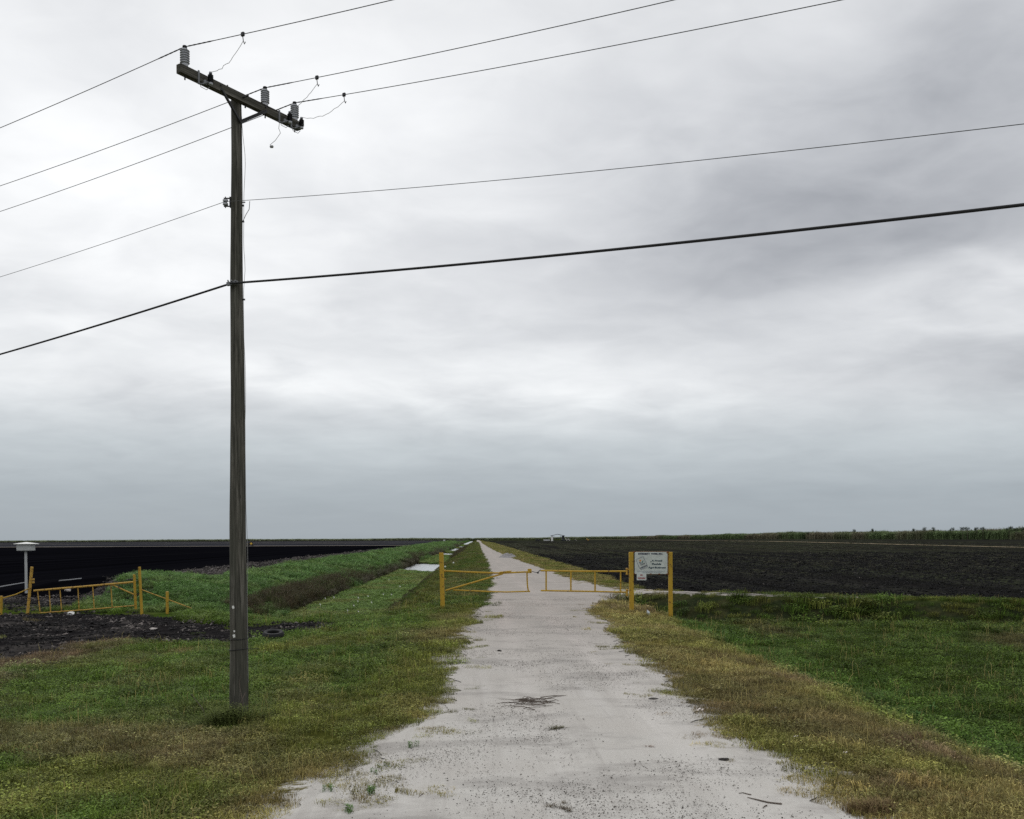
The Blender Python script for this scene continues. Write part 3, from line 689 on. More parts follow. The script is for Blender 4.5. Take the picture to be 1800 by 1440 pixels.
# rubble and gravel
def stone_tuft(n, rad, r0, r1, seed):
    r = np.random.default_rng(seed); T = Tuft(); ph = (1+5**.5)/2
    oc = [(1, 0, 0), (-1, 0, 0), (0, 1, 0), (0, -1, 0), (0, 0, 1), (0, 0, -.4)]
    fs = [(0, 2, 4), (2, 1, 4), (1, 3, 4), (3, 0, 4), (2, 0, 5), (1, 2, 5), (3, 1, 5), (0, 3, 5)]
    for i in range(n):
        a = r.uniform(0, 6.283); d = rad*math.sqrt(r.uniform()); q = r.uniform(r0, r1); k = r.uniform(0, 1)
        sq = r.uniform(.6, 1.3, 3); w = r.uniform(0, 6.283); j = r.normal(0, .18, (6, 3))
        vv = []
        for (x, y, z), jj in zip(oc, j):
            x, y, z = (x+jj[0])*sq[0]*q, (y+jj[1])*sq[1]*q, (z+jj[2])*sq[2]*q*.7
            vv.append((d*math.cos(a)+x*math.cos(w)-y*math.sin(w), d*math.sin(a)+x*math.sin(w)+y*math.cos(w), z))
        for f in fs: T.tri(vv[f[0]], vv[f[1]], vv[f[2]], k)
    return T
peb = [stone_tuft(26, .5, .004, .011, 260+i) for i in range(4)]
Y = 6*(40/6)**RNG.random(9000); l, r = track_edges(Y); u = l + (r-l)*RNG.random(9000); X = u - .0365*Y
k = (fbm(X*.8, Y*.8, 121) > .52) & (RNG.random(len(X)) < .6); X, Y = X[k], Y[k]
tint = mixc(np.broadcast_to(C(.30, .28, .26), (len(X), 3)), C(.08, .07, .06), (RNG.random(len(X)) < .45)*.9)
scatter('pebbles', 'small loose stones lying on the pale track', 'pebbles', peb, np.stack([X, Y, hfun(X, Y)+.016], -1), RNG.uniform(.5, 1.1, len(X)), tint)
clod = [stone_tuft(22, .5, .02, .07, 270+i) for i in range(4)]
gx, gy = jgrid(-40, -2, 20, 54, .55); u, s = US(gx, gy); k = (mudmask(gx, gy) | ((u < -16.5) & (s > 26)) ) & in_view(gx, gy, 4); X, Y = gx[k], gy[k]
X2, Y2, u2 = strip_pts(-21.2, -16.4, 50, 420, 1800); X, Y = np.append(X, X2), np.append(Y, Y2)
tint = mixc(np.broadcast_to(MUDC*1.2, (len(X), 3)), C(.17, .15, .14), np.where(Y > 50, RNG.random(len(X))*.8, (RNG.random(len(X)) < .2)*.8))*RNG.uniform(.6, 1.3, len(X))[:, None]
scatter('rubble', 'clods and broken stone strewn over the black mud', 'rubble', clod, np.stack([X, Y, hfun(X, Y)], -1), np.clip((Y/35)**.5, .6, 2)*RNG.uniform(.5, 1.2, len(X)), tint)
n = 9000; Y = 34*(150/34)**RNG.random(n); xl_ = np.maximum(8.5-.0365*Y, (43.1-.863*Y)/.506); X = xl_ + (Y*.58+3-xl_)*RNG.random(n); k = X > xl_; X, Y = X[k], Y[k]
pale = RNG.random(len(X)) < .05
tint = mixc(np.broadcast_to(C(.0085, .0083, .0085), (len(X), 3)), C(.20, .18, .165), pale*.9)*RNG.uniform(.6, 1.6, len(X))[:, None]
scatter('soil_clods', 'black clods and a few pale stones on the ploughed field', 'clods', clod, np.stack([X, Y, hfun(X, Y)+.06], -1),
        np.where(pale, .45, np.clip((Y/45)**.6, .8, 2.2))*RNG.uniform(.5, 1.1, len(X)), tint)
sprout = [blade_tuft(20, .30, .04, .13, .02, .8, 280+i, leafy=20) for i in range(3)]
n = 26000; Y = 60*(520/60)**(RNG.random(n)); row = np.round((8.8 + 150*RNG.random(n)**1.4)/.95)*.95; X = row + RNG.normal(0, .06, n) - .0365*Y
k = (fbm(row*.35, Y*.012, 131) + .35*(fbm(row*3.1, Y*.01, 132)-.5) > .50) & (X < Y*.56 + 4) & (X < 230) & (.506*X+.863*Y > 46); X, Y = X[k], Y[k]
tint = mixc(np.broadcast_to(C(.060, .072, .036), (len(X), 3)), C(.075, .066, .045), RNG.random(len(X)))*RNG.uniform(.5, 1.2, len(X))[:, None]
scatter('crop_sprouts', 'sparse green sprouts along the rows of the black field on the right', 'crop', sprout, np.stack([X, Y, hfun(X, Y)+.05], -1), np.clip((Y/80)**.6, .8, 2.2)*RNG.uniform(.6, 1.1, len(X)), tint)
#THINGS
# ------------------------------------------------------------------ utility pole
PB = G(420, 1262); ZP = 14.7
PB = P(420, 1262, ZP)
gz = H1(PB.x, PB.y)
pole = thing('utility_pole', (PB.x, PB.y, gz), 'tall weathered wooden power pole with tilted crossarm standing in the left verge', 'utility pole')
def ph(py): return P(420, py, ZP).z
def prad(z): return float(np.interp(z, [gz, ph(1100), ph(947), ph(500), ph(172)], [.142, .133, .121, .093, .076]))
zt = ph(172)
zz = [gz-.3] + list(np.linspace(gz, zt, 40)); m = MB()
m.tube([(PB.x + .006*math.sin(z*1.7), PB.y, z) for z in zz], [prad(z)*(1+.012*math.sin(z*5.1)) for z in zz], 28)
m.build('pole_shaft', M_WOOD, pole, True)
ZARM = ph(172) - .035
aL, aR = PZ(313.5, 120, ZARM), PZ(526, 223, ZARM)
av = (aR-aL); ALEN = av.length; av.normalize(); wvv = Vector((av.y, -av.x, 0)); UP = Vector((0, 0, 1))
AW, AH = .095, .125
m = MB(); m.box((aL+aR)/2, ALEN, AW, AH, (av, wvv, UP), .05); m.build('crossarm', wood_mat('weathered_arm_wood', (av.x, av.y)), pole, False)
def at(t, off=0, up=0): return aL + av*(t*ALEN) + wvv*off + UP*up
def tpx(px):
    return min(np.linspace(0, 1, 801), key=lambda t: abs(proj(at(t))[0]-px))
def proj(p):
    a, b = p.x/p.y*F, (p.z-CH)/p.y*F
    return 900 + a - ROLL*b, HZ - (b + ROLL*a)
# insulators
INS = {}
prof = [(.020, -.0), (.045, .0), (.050, .035)]
for i in range(6): z = .045+i*.034; prof += [(.044, z), (.068, z+.010), (.066, z+.016), (.044, z+.026)]
prof += [(.040, .255), (.026, .262)]
for nm, px in (('a', 325), ('b', 466), ('c', 518)):
    t = tpx(px); b = at(t, 0, AH/2); m = MB(); m.lathe(b, UP, prof, 24); io = m.build('insulator', M_PORC, pole, True)
    m = MB(); m.lathe(b+UP*.255, UP, [(.030, 0), (.034, .012), (.022, .02), (.034, .032), (.030, .045), (.01, .05)], 16); m.build('insulator_cap', M_DSTEEL, io, True)
    m = MB(); m.tube([at(t, 0, -AH/2), at(t, 0, -AH/2-.06)], .011, 8); m.build('mounting_bolt', M_DSTEEL, io)
    INS[nm] = b + UP*.287
# surge arresters on brackets in front of the arm
ARR = []
for px, tall in ((345, 1), (487, 1), (508, .9)):
    t = tpx(px); c = at(t, AW/2+.006)
    m = MB(); m.box(c + UP*-.02, .03, .012, .20*tall, (av, wvv, UP), .1)
    m.tube([c+UP*-.11, c+UP*-.115+wvv*.05+av*.03, c+UP*-.075+wvv*.08+av*.09, c+UP*-.07+wvv*.085+av*.14], .011, 8)
    m.lathe(c+UP*-.075+wvv*.05+av*.075, wvv, [(.01, -.01), (.034, -.01), (.034, .012), (.012, .02)], 14)
    bo = m.build('arrester_bracket', M_STEEL, pole)
    b = c + wvv*.085 + av*.14 + UP*-.065
    pr = [(.03, 0)]
    for i in range(5): z = .012+i*.021; pr += [(.028, z), (.042, z+.007), (.028, z+.015)]
    pr += [(.026, .12), (.02, .15), (.006, .155)]
    m = MB(); m.lathe(b, UP, pr, 18); ao = m.build('surge_arrester', M_POLY, pole, True)
    m = MB(); m.lathe(b+UP*-.035, UP, [(.012, 0), (.03, .006), (.032, .03), (.02, .036)], 16); m.build('arrester_foot', M_PORC, ao, True); m = MB(); m.lathe(b+UP*.122, UP, [(.024, 0), (.022, .03), (.01, .036)], 14); m.build('arrester_cap', M_PORC, ao, True)
    m = MB(); m.tube([at(t, .06, -AH/2-.02), at(t+.01, .07, -AH/2-.09), at(t+.05, .08, -AH/2-.10), at(t+.075, .07, -AH/2-.04)], .0045, 6); m.build('arrester_lead', M_LEAD, pole)
    ARR.append(b + UP*.155)
# braces, bolts, hardware
for pa, y in ((386, 0), (463, 0)):
    t = tpx(pa); a = at(t, AW/2+.008, -AH/2+.02); e = Vector((PB.x, PB.y, ph(217))) + wvv*(prad(ph(217))+.012)
    d = (e-a); n_ = d.normalized(); sd_ = n_.cross(wvv).normalized()
    m = MB(); m.box((a+e)/2, d.length+.04, .012, .048, (n_, wvv, sd_), .1); m.box((a+e)/2 + wvv*.015 + sd_*.022, d.length+.02, .03, .008, (n_, wvv, sd_), .1)
    m.build('crossarm_brace', M_DSTEEL, pole)
for p0, p1, r_ in ((at(tpx(384), -.07, .02), at(tpx(384), .07, .02), .010), (at(tpx(463), -.07, .02), at(tpx(463), .07, .02), .010), (Vector((PB.x, PB.y, ZARM))-wvv*.16, Vector((PB.x, PB.y, ZARM))+wvv*.27, .012),
                   (at(tpx(400), 0, AH/2), at(tpx(400), 0, AH/2+.04), .011), (at(tpx(431), 0, -AH/2), at(tpx(431), 0, -AH/2-.05), .012)):
    m = MB(); m.tube([p0, p1], r_, 8); m.build('bolt', M_DSTEEL, pole)
# neutral spool, cable clamp
sp_c = Vector((PB.x, PB.y, ph(357))) - wvv*(prad(ph(357))+.07)
sp_c = Vector((PB.x - prad(ph(357)) - .075, PB.y-.03, ph(357)))
m = MB(); m.lathe(sp_c-UP*.045, UP, [(.022, 0), (.040, .006), (.040, .03), (.024, .04), (.024, .05), (.040, .06), (.040, .084), (.022, .09)], 16); so = m.build('spool_insulator', M_PORC, pole, True)
m = MB(); 
for dz_ in (-.06, .06): m.box(sp_c+Vector((.045, 0, dz_)), .14, .03, .012)
m.tube([sp_c-UP*.085, sp_c+UP*.085], .008, 8); m.box(sp_c+Vector((.075, 0, 0)), .02, .05, .16); m.tube([sp_c+Vector((.06, 0, 0)), sp_c+Vector((.30, 0, 0))], .009, 8)
m.build('spool_bracket', M_DSTEEL, so)
cl_c = Vector((PB.x-.035, PB.y-prad(ph(502))-.03, ph(502)))
m = MB(); m.box(cl_c, .17, .05, .05, (Vector((.985, 0, .17)), Vector((0, 1, 0)), Vector((-.17, 0, .985))), .1)
for q in (-.055, 0, .055): m.tube([cl_c+Vector((q, -.02, .02)), cl_c+Vector((q, -.045, .035))], .011, 8)
m.build('cable_clamp', M_STEEL, pole)
# ground wire stapled down the right side, small standoffs
m = MB(); pts = []
for i, y in enumerate(np.linspace(205, 1200, 60)):
    z = ph(y); bow = .05*math.exp(-((y-285)/45)**2) + .03*math.exp(-((y-470)/30)**2) + .018*max(0, math.sin(y*.021))
    pts.append((PB.x + prad(z) + .006 + bow, PB.y-.01, z))
m.tube(pts, .0035, 6); m.build('ground_wire', M_LEAD, pole)
for y in (390, 527, 362): z = ph(y); m = MB(); m.box((PB.x+prad(z)+.012, PB.y-.01, z), .035, .03, .022); m.build('wire_staple', M_DSTEEL, pole)
m = MB(); m.tube([P(439, 354, ZP), P(438, 368, ZP), P(432, 378, ZP), P(427.5, 388, ZP)], .0055, 6); m.build('neutral_lead', M_LEAD, pole)
for y, sag_ in ((1123, .02), (1141, .0)):
    z = ph(y); R_ = prad(z)+.004; m = MB()
    ring = [(PB.x + R_*math.cos(a), PB.y + R_*math.sin(a), z + sag_*math.sin(a*2)*.3 + .012*math.cos(a)) for a in np.linspace(0, 2*math.pi, 30)]
    m.tube(ring, .006, 6, False)
    if y == 1141: m.tube([(PB.x+R_, PB.y-.02, z+.01), (PB.x+R_+.10, PB.y-.05, z+.006), (PB.x+R_+.19, PB.y-.06, z+.008)], .004, 6)
    m.build('wire_band', M_CABLE, pole)
for x, y, sz in ((415, 1066.5, .040), (417, 1108.3, .026), (416.5, 1116.5, .044)):
    z = ph(y); q = Vector(((x-420)/F*ZP, 0, 0)); c = Vector((PB.x+q.x, PB.y-math.sqrt(max(prad(z)**2-q.x**2, 0))-.004, z))
    m = MB(); m.box(c, sz*.8, .006, sz*1.1, (Vector((.95, 0, .2)), Vector((0, 1, 0)), Vector((-.2, 0, .95))), .3); m.build('torn_tag', M_WHITE, pole)
# jumper leads from the lines down to the arresters
def jumper(p0, p1, sag, wob, sd=0):
    r = random.Random(sd); m = MB(); pts = []
    for i in range(15):
        t = i/14; p = p0.lerp(p1, t); p.z -= sag*4*t*(1-t)
        p += Vector((r.uniform(-1, 1), 0, r.uniform(-1, 1)))*wob*math.sin(math.pi*t); pts.append(p)
    m.tube(pts, .0036, 6); m.build('jumper_lead', M_LEAD, pole)
# ------------------------------------------------------------------ overhead lines
def line(name, A, left, right, rad, mat, label, cat, hw=True, c0=.0022):
    A = Vector(A); L = 45; o = thing(name, A, label, cat, 'lines crossing at the pole'); pts = []; out = {}
    for sgn, (px, py) in ((-1, left), (1, right)):
        d = wvv*sgn; a, b = und(px, py); kk = a/F
        t = (kk*A.y-A.x)/(d.x-kk*d.y); zr = CH + b/F*(A.y+d.y*t)
        mm = (zr - A.z + c0*t*(L-t))/t
        out[sgn] = lambda q, mm=mm, d=d: A + d*q + UP*(mm*q - c0*q*(L-q))
    seq = [out[-1](q) for q in np.linspace(L, .05, 60)] + [A] + [out[1](q) for q in np.linspace(.05, L, 60)]
    m = MB(); m.tube(seq, rad, 8); m.build('conductor', mat, o, True)
    if hw:
        m = MB()
        for sgn in (-1, 1):
            m.tube([out[sgn](q) for q in np.linspace(.05, .62, 12)], [rad*1.0 if i in (0, 11) else rad*(1.75 if i % 2 else 1.3) for i in range(12)], 8)
        m.build('tie_wrap', M_DSTEEL, o)
    return o, out
LINES = []
for nm, lf, rt, lab in (('a', (0, 225), (690, 0), 'uppermost bare power line, tied to the insulator at the left end of the crossarm'),
                        ('b', (0, 327), (1185, 0), 'bare power line tied to the middle insulator on the crossarm'),
                        ('c', (0, 372), (1480, 0), 'bare power line tied to the insulator at the right end of the crossarm')):
    LINES.append(line('power_line', INS[nm], lf, rt, .0056, M_WIRE, lab, 'power line'))
line('neutral_line', sp_c + Vector((0, -.03, 0)), (0, 487), (1800, 218), .0042, M_WIRE, 'thin neutral wire held by the small bracket halfway up the pole', 'power line', False)
line('cable', cl_c + Vector((0, -.03, -.005)), (0, 623), (1800, 360), .0165, M_CABLE, 'thick black cable clamped to the pole below the bare wires', 'cable', False, .0018)
for (o, out), px, arr, sg, sd in zip(LINES, (427, 557, 605), ARR, (.10, .04, .10), (1, 2, 3)):
    q = min(np.linspace(.3, 8, 800), key=lambda q: abs(proj(out[1](q))[0]-px)); p = out[1](q)
    m = MB(); m.box(p, .055, .035, .05, (wvv, av, UP), .2); m.tube([p-UP*.03, p-UP*.09+av*.01, p-UP*.12+av*.03, p-UP*.085+av*.045], .006, 6); m.build('line_clamp', M_DSTEEL, o)
    jumper(p-UP*.10, arr, sg, .012, sd)
m = MB(); tq = tpx(487); p0 = at(tq, .06, -AH/2-.02); Zq = p0.y
m.tube([p0, P(490, 226, Zq), P(493, 234, Zq), P(484, 247, Zq), P(474.5, 255, Zq), P(477, 257, Zq)], .0042, 6)
m.lathe(P(477.5, 258, Zq), (1, 0, 0), [(.006, -.03), (.022, -.02), (.022, .02), (.006, .03)], 10); m.build('dangling_lead', M_LEAD, pole)

# ------------------------------------------------------------------ track gate
def post(mb, x0, y0, x1, y1, wpx, Z, sides=8, below=.25):
    b, t = P(x0, y0, Z), P(x1, y1, Z); r = wpx/2/F*Z
    d = (t-b).normalized(); b = b - d*below
    if sides == 4: mb.box((b+t)/2, r*2, r*2, (t-b).length, (Vector((1, 0, 0)), Vector((0, 1, 0)), d), .12)
    else: mb.tube([b, b.lerp(t, .5), t - d*r*.3, t], [r*1.02, r, r, r*.8], 14)
def base(px, py, Z):
    p = P(px, py, Z); return (p.x, p.y, H1(p.x, p.y))
ZL = 35.0
g = thing('field_gate', base(778, 1068, ZL), 'left leaf of the yellow track gate with a long diagonal brace and its post', 'gate', 'yellow gates')
m = MB(); post(m, 778.3, 1068, 775.7, 971.5, 7.6, ZL, 4); m.build('gate_post', M_YEL, g)
m = MB(); m.tube([P(x, y, ZL) for x, y in ((782, 1003.6), (830, 1006), (880, 1007.6), (930, 1005.3))], .031, 10); m.build('top_rail', M_YEL, g, True)
m = MB(); m.tube([P(878, 1006.2, ZL-.06), P(899, 1004, ZL-.06)], .022, 8); m.build('patch_pipe', M_YEL, g, True)
m = MB(); m.tube([P(783, 1038.3, ZL), P(884, 1008.6, ZL)], .031, 10); m.build('diagonal_brace', M_YEL, g, True)
m = MB(); m.tube([P(x, y, ZL) for x, y in ((797, 1037.3), (860, 1040), (890, 1040.8), (932, 1039.6))], .026, 10); m.build('bottom_rail', M_YEL, g, True)
m = MB(); m.tube([P(x, y, ZL) for x, y in ((926.3, 1006), (926.8, 1024), (927.6, 1033), (929, 1039.5))], .026, 10); m.build('end_upright', M_YEL, g, True)
m = MB(); c = P(931, 1003.8, ZL-.04); m.box(c, .145, .07, .155); m.box(c+Vector((.03, -.045, -.01)), .05, .03, .07); m.build('latch_box', M_YEL, g)
m = MB(); m.tube([P(934, 1004, ZL), P(940, 1006, ZL), P(945, 1006.8, ZL)], .012, 6); m.lathe(P(945.5, 1007, ZL)-UP*.03, UP, [(.02, 0), (.034, .01), (.034, .06), (.02, .07)], 10); m.tube([P(946, 1005.6, ZL), P(950.5, 1001.5, ZL)], .016, 6); m.build('lock_chain', M_DSTEEL, g)
for y in (1003.6, 1018): m = MB(); m.tube([P(780, y, ZL), P(783.5, y, ZL)], .045 if y < 1010 else .02, 8); m.build('hinge', M_YELR, g)
g = thing('field_gate', base(1110, 1076, 33), 'right leaf of the yellow track gate with four uprights, hinged beside the farm sign', 'gate', 'yellow gates')
def ZR(px): return np.interp(px, [951, 1110], [34.3, 33])
def R_(px, py): return P(px, py, float(ZR(px)))
m = MB(); post(m, 1110.3, 1076.5, 1109.3, 970.5, 7.8, 33, 4); m.build('gate_post', M_YEL, g)
m = MB(); m.tube([R_(950.5, 1003.2), R_(1020, 1004.4), R_(1103, 1004.4)], .031, 10); m.build('top_rail', M_YEL, g, True)
m = MB(); m.tube([R_(951, 1038.3), R_(1040, 1039.8), R_(1103, 1041.3)], .029, 10); m.build('bottom_rail', M_YEL, g, True)
for px in (960, 1003.5, 1046, 1091): m = MB(); m.tube([R_(px, 1004.5), R_(px, 1039.5)], .028 if px < 1050 else .024, 10); m.build('upright', M_YEL, g, True)
for y0, y1 in ((1000, 1009), (1037.2, 1046)):
    m = MB()
    m.tube([R_(1102, y0), R_(1102, y1)], .034, 10); m.lathe(R_(1102, y0)-UP*.02, UP, [(.02, 0), (.048, .01), (.048, .035), (.02, .05)], 10); m.lathe(R_(1102, y1)-UP*.03, UP, [(.02, 0), (.048, .01), (.048, .035), (.02, .05)], 10); m.tube([R_(1102, y0+1.5), R_(1107, y0+1.5)], .018, 8); m.build('hinge', M_YELR, g)
# ------------------------------------------------------------------ farm sign
ZS = 33.0
def sign_mat(name, base_c, edge):
    mm, T, b = new_mat(name, .55, .4); o = T.geo(); n = T.noise(o, 3.5, 6, .7)
    c = T.mix(T.ramp(n, [(.35, 0), (.75, .8)]), base_c, tuple(x*.62 for x in base_c))
    c = T.mix(T.ramp(T.noise(T.mapping(o, (14, 14, 3)), 1, 4), [(.62, 0), (.75, .6)]), c, edge)
    T.l.new(c, b.inputs['Base Color']); return mm
M_SIGN = sign_mat('faded_sign_face', (.56, .60, .57), (.34, .29, .2)); M_SIGN2 = sign_mat('faded_notice_face', (.60, .64, .62), (.42, .36, .33))
def flat(name, col):
    mm, T, b = new_mat(name, .6, .3); n = T.noise(T.geo(), 30, 4); T.l.new(T.mix(n, col, tuple(x*1.5+.02 for x in col)), b.inputs['Base Color']); return mm
M_NAVY = flat('navy_lettering', (.014, .018, .05)); M_TEAL = flat('teal_lettering', (.022, .045, .06)); M_REDL = flat('red_lettering', (.25, .02, .03))
M_ORG = flat('orange_mark', (.40, .20, .07)); M_GRN = flat('green_mark', (.012, .10, .09)); M_GRYL = flat('grey_line', (.16, .17, .20)); M_BLUL = flat('blue_grey_print', (.17, .21, .27))
M_RUST = plain('rusty_iron', (.16, .065, .022), .9, var=.6, scale=10)
sg = thing('farm_sign', base(1178, 1087, ZS), 'weathered white farm sign with navy lettering on a yellow wooden post', 'sign')
m = MB(); post(m, 1178.9, 1087, 1178.2, 970.3, 7.0, ZS, 4, .4); m.build('sign_post', M_YEL, sg)
YF = ZS - .06
def S(px, py, d=0): p = P(px, py, YF-.02); p.y = YF-.02-d; return p
def plate(mb, x0, y0, x1, y1, rad, d0, d1, rot=0):
    pts = []
    for cx, cy, a0 in ((x1-rad, y0+rad, -90), (x1-rad, y1-rad, 0), (x0+rad, y1-rad, 90), (x0+rad, y0+rad, 180)):
        for k in range(5):
            a = math.radians(a0+k*22.5); pts.append((cx+rad*math.cos(a), cy+rad*math.sin(a)))
    n = len(pts); vs = [S(x, y, d0) for x, y in pts] + [S(x, y, d1) for x, y in pts]
    mb.add(vs, [tuple(range(n)), tuple(range(n, 2*n))[::-1]] + [(k, (k+1) % n, n+(k+1) % n, n+k) for k in range(n)])
bd = MB(); plate(bd, 1115.6, 970.3, 1173.2, 1009.2, 2.2, 0, .02); bd = bd.build('sign_board', M_SIGN, sg)
m = MB()
m.tube([S(1112, 970.6, -.03), S(1176, 970.6, -.03)], .022, 6); m.tube([S(1112, 1009, -.03), S(1176, 1009.3, -.03)], .022, 6); m.tube([S(1173.6, 970.5, -.03), S(1173.8, 1009.5, -.03)], .026, 6)
for x in (1144, 1158.5, 1172.5): m.box(S(x, 1009.2, .005), .05, .06, .04)
m.box(S(1172.6, 972, .006), .05, .04, .04); m.box(S(1115.6, 986.8, .006), .03, .04, .02)
m.build('sign_frame', M_RUST, sg)
def text(body, cx, cy, w, hgt, mat, name, par, d=.024, bold=.0, rot=0, yface=None):
    cu = bpy.data.curves.new('t', 'FONT'); cu.body = body; cu.align_x = 'CENTER'; cu.align_y = 'CENTER'; cu.size = 1; cu.offset = bold; cu.resolution_u = 3
    ob = bpy.data.objects.new('t', cu); COL.objects.link(ob); dg = bpy.context.evaluated_depsgraph_get(); dg.update()
    me = bpy.data.meshes.new_from_object(ob.evaluated_get(dg)); bpy.data.objects.remove(ob); bpy.data.curves.remove(cu)
    v = np.array([x.co[:] for x in me.vertices]); lo, hi = v.min(0), v.max(0); ctr = (lo+hi)/2
    fs = [tuple(p.vertices) for p in me.polygons]; bpy.data.meshes.remove(me)
    q = (v-ctr)*[w/(hi[0]-lo[0]), hgt/(hi[1]-lo[1]), 0]; cr, sr = math.cos(rot), math.sin(rot)
    m = MB(); m.add([S(cx + x*cr + y*sr, cy + x*sr - y*cr, d) for x, y, _ in q], fs); return m.build(name, mat, par)
text('INTEGRITY', 1132.2, 973.8, 21, 3.3, M_NAVY, 'lettering', bd, bold=.055); text('FARMS, INC.', 1154.8, 973.9, 20.5, 3.5, M_NAVY, 'lettering', bd, bold=.055)
text('A Proud', 1154.5, 985.6, 18.5, 3.4, M_TEAL, 'lettering', bd, bold=.045); text('Florida', 1154.0, 991.6, 16.5, 3.4, M_TEAL, 'lettering', bd, bold=.045); text('Agri-Business', 1154.6, 998.2, 31, 4.2, M_TEAL, 'lettering', bd, bold=.045)
# tilted emblem panel: outline, orange bloom over two leaves, worn lettering
em = [(1117.6, 983.7), (1130.4, 978.1), (1138.2, 995.3), (1137, 997.4), (1126.8, 1001.2), (1125, 1000.2)]
m = MB()
for i in range(6): m.tube([S(*em[i], .024), S(*em[(i+1) % 6], .024)], .007, 5)
ol = m.build('emblem_outline', M_GRYL, bd)
m = MB(); m.lathe(S(1125.3, 985.6, .022), (0, -1, 0), [(.035, 0), (.035, .004)], 16); m.build('emblem_flower', M_ORG, bd)
def leafshape(pts, mat): m = MB(); m.add([S(x, y, .024) for x, y in pts], [tuple(range(len(pts)))]); m.build('emblem_leaf', mat, bd)
leafshape([(1122.6, 988.2), (1124.6, 988.6), (1127, 989.6), (1127.2, 990.6), (1125.6, 990.8), (1123.8, 989.8)], M_NAVY)
leafshape([(1127.3, 990.6), (1127.8, 988.4), (1129.4, 986), (1130.9, 985.2), (1130.2, 987.6), (1128.8, 990)], M_GRN)
m = MB(); r = random.Random(4); ca, sa = math.cos(-.41), math.sin(-.41)
for row, (cx, cy, n, st, hh) in enumerate(((1129.6, 991.8, 5, 1.75, 2.4), (1131.2, 996.6, 7, 1.8, 3.0))):
    for i in range(n):
        q = (i-(n-1)/2)*st; x, y = cx+q*ca, cy+q*sa; h2 = hh*r.uniform(.35, .5)
        m.tube([S(x-h2*.35, y-h2, .024), S(x+h2*.35, y+h2, .024)], .0095, 4)
m.build('emblem_print', M_NAVY, bd)
m = MB(); r = random.Random(9)
for y, x0, x1 in ((1004.1, 1120, 1168), (1006.6, 1129, 1163)):
    x = x0
    while x < x1: w = r.uniform(1.2, 3.2); m.tube([S(x, y, .024), S(min(x+w, x1), y, .024)], .006, 4); x += w+.6
m.build('fine_print', M_BLUL, bd)
m = MB(); m.lathe(S(1143.9, 987.6, .022), (0, -1, 0), [(.018, 0), (.015, .006)], 8); m.build('bullet_hole', M_BLACK, bd)
ns = thing('notice_sign', S(1127.5, 1020), 'small white notice with red lettering hanging under the farm sign', 'sign')
m = MB(); plate(m, 1119.2, 1007.6, 1135.9, 1020, .3, .024, .036); nb = m.build('notice_board', M_SIGN2, ns)
text('NO', 1127.3, 1011.0, 4.2, 3.0, M_REDL, 'lettering', nb, .040, .03); text('TRESPASSING', 1127.4, 1016.4, 13.6, 3.3, M_REDL, 'lettering', nb, .040, .03)
# ------------------------------------------------------------------ left field gate
ZG = 41.0
def Lg(px, py): return P(px, py, ZG)
g = thing('field_gate', base(155, 1076, ZG), 'rusty yellow ladder gate sagging across the black mud entrance on the left', 'gate', 'yellow gates')
m = MB(); m.tube([Lg(59.5, 1038.6), Lg(150, 1031), Lg(236, 1023.2)], .045, 10); m.build('top_rail', M_YELR, g, True)
m = MB(); m.tube([Lg(71, 1077.6), Lg(150, 1072), Lg(236, 1064.6)], .024, 10); m.build('bottom_rail', M_YELR, g, True)
for a, b in (((66, 1039), (70.5, 1077)), ((86.5, 1038), (89, 1076)), ((105.5, 1037), (108.3, 1075)), ((137, 1033), (139, 1072)), ((163, 1031), (165.7, 1071)), ((195, 1028), (197.2, 1068))):
    m = MB(); m.tube([Lg(*a), Lg(*b)], .023, 8); m.build('upright', M_YELR, g, True)
m = MB(); post(m, 238.6, 1070, 236, 1009.8, 4.4, ZG, 8, .02); m.build('end_upright', M_YEL, g)
m = MB(); m.tube([Lg(198, 1028.6), Lg(235.5, 1045)], .03, 8); m.build('corner_brace', M_YELR, g, True)
m = MB(); m.tube([Lg(235, 1010.5), Lg(240, 1009), Lg(244.5, 1007.5)], .012, 6); m.build('lock_chain', M_DSTEEL, g)
p_ = thing('gate_post', base(48.5, 1077, ZG), 'leaning yellow post left of the ladder gate with a hinge lug', 'post', 'yellow gate posts on the left')
m = MB(); post(m, 48.6, 1077.5, 56.2, 996.5, 4.9, ZG); m.build('post_body', M_YELR, p_)
for y in (1018.7, 1023.6): m = MB(); m.box(Lg(58.2, y), .10, .08, .085); m.build('hinge_lug', M_YELR, p_)
m = MB(); m.tube([Lg(51, 1034.5), Lg(46, 1037), Lg(28, 1045), Lg(3.5, 1052)], .026, 8); m.build('side_rail', M_YEL, p_, True)
p_ = thing('gate_post', base(249, 1074, ZG), 'upright yellow post between the ladder gate and the sloping side rail', 'post', 'yellow gate posts on the left')
m = MB(); post(m, 249, 1074, 245, 996.5, 4.8, ZG); m.build('post_body', M_YEL, p_)
m = MB(); m.tube([Lg(248.5, 1036.6), Lg(337, 1069.5)], .021, 8); m.build('side_rail', M_YELR, p_, True)
for x0, y0, x1, y1, w, lab in ((294, 1079.5, 294, 1040.3, 5, 'short yellow post set in the green weeds under the sloping rail'), (1.5, 1074, 2.5, 1048, 4.8, 'stubby yellow post cut by the left edge of the view')):
    p_ = thing('gate_post', base(x0, y0, ZG), lab, 'post', 'yellow gate posts on the left')
    m = MB(); post(m, x0, y0, x1, y1, w, ZG); m.build('post_body', M_YEL, p_)
    m = MB(); t_ = P(x1, y1, ZG); m.lathe(t_-UP*.03, UP, [(.05, 0), (.062, .005), (.06, .03), (.03, .042)], 12); m.build('post_cap', M_YELR, p_)
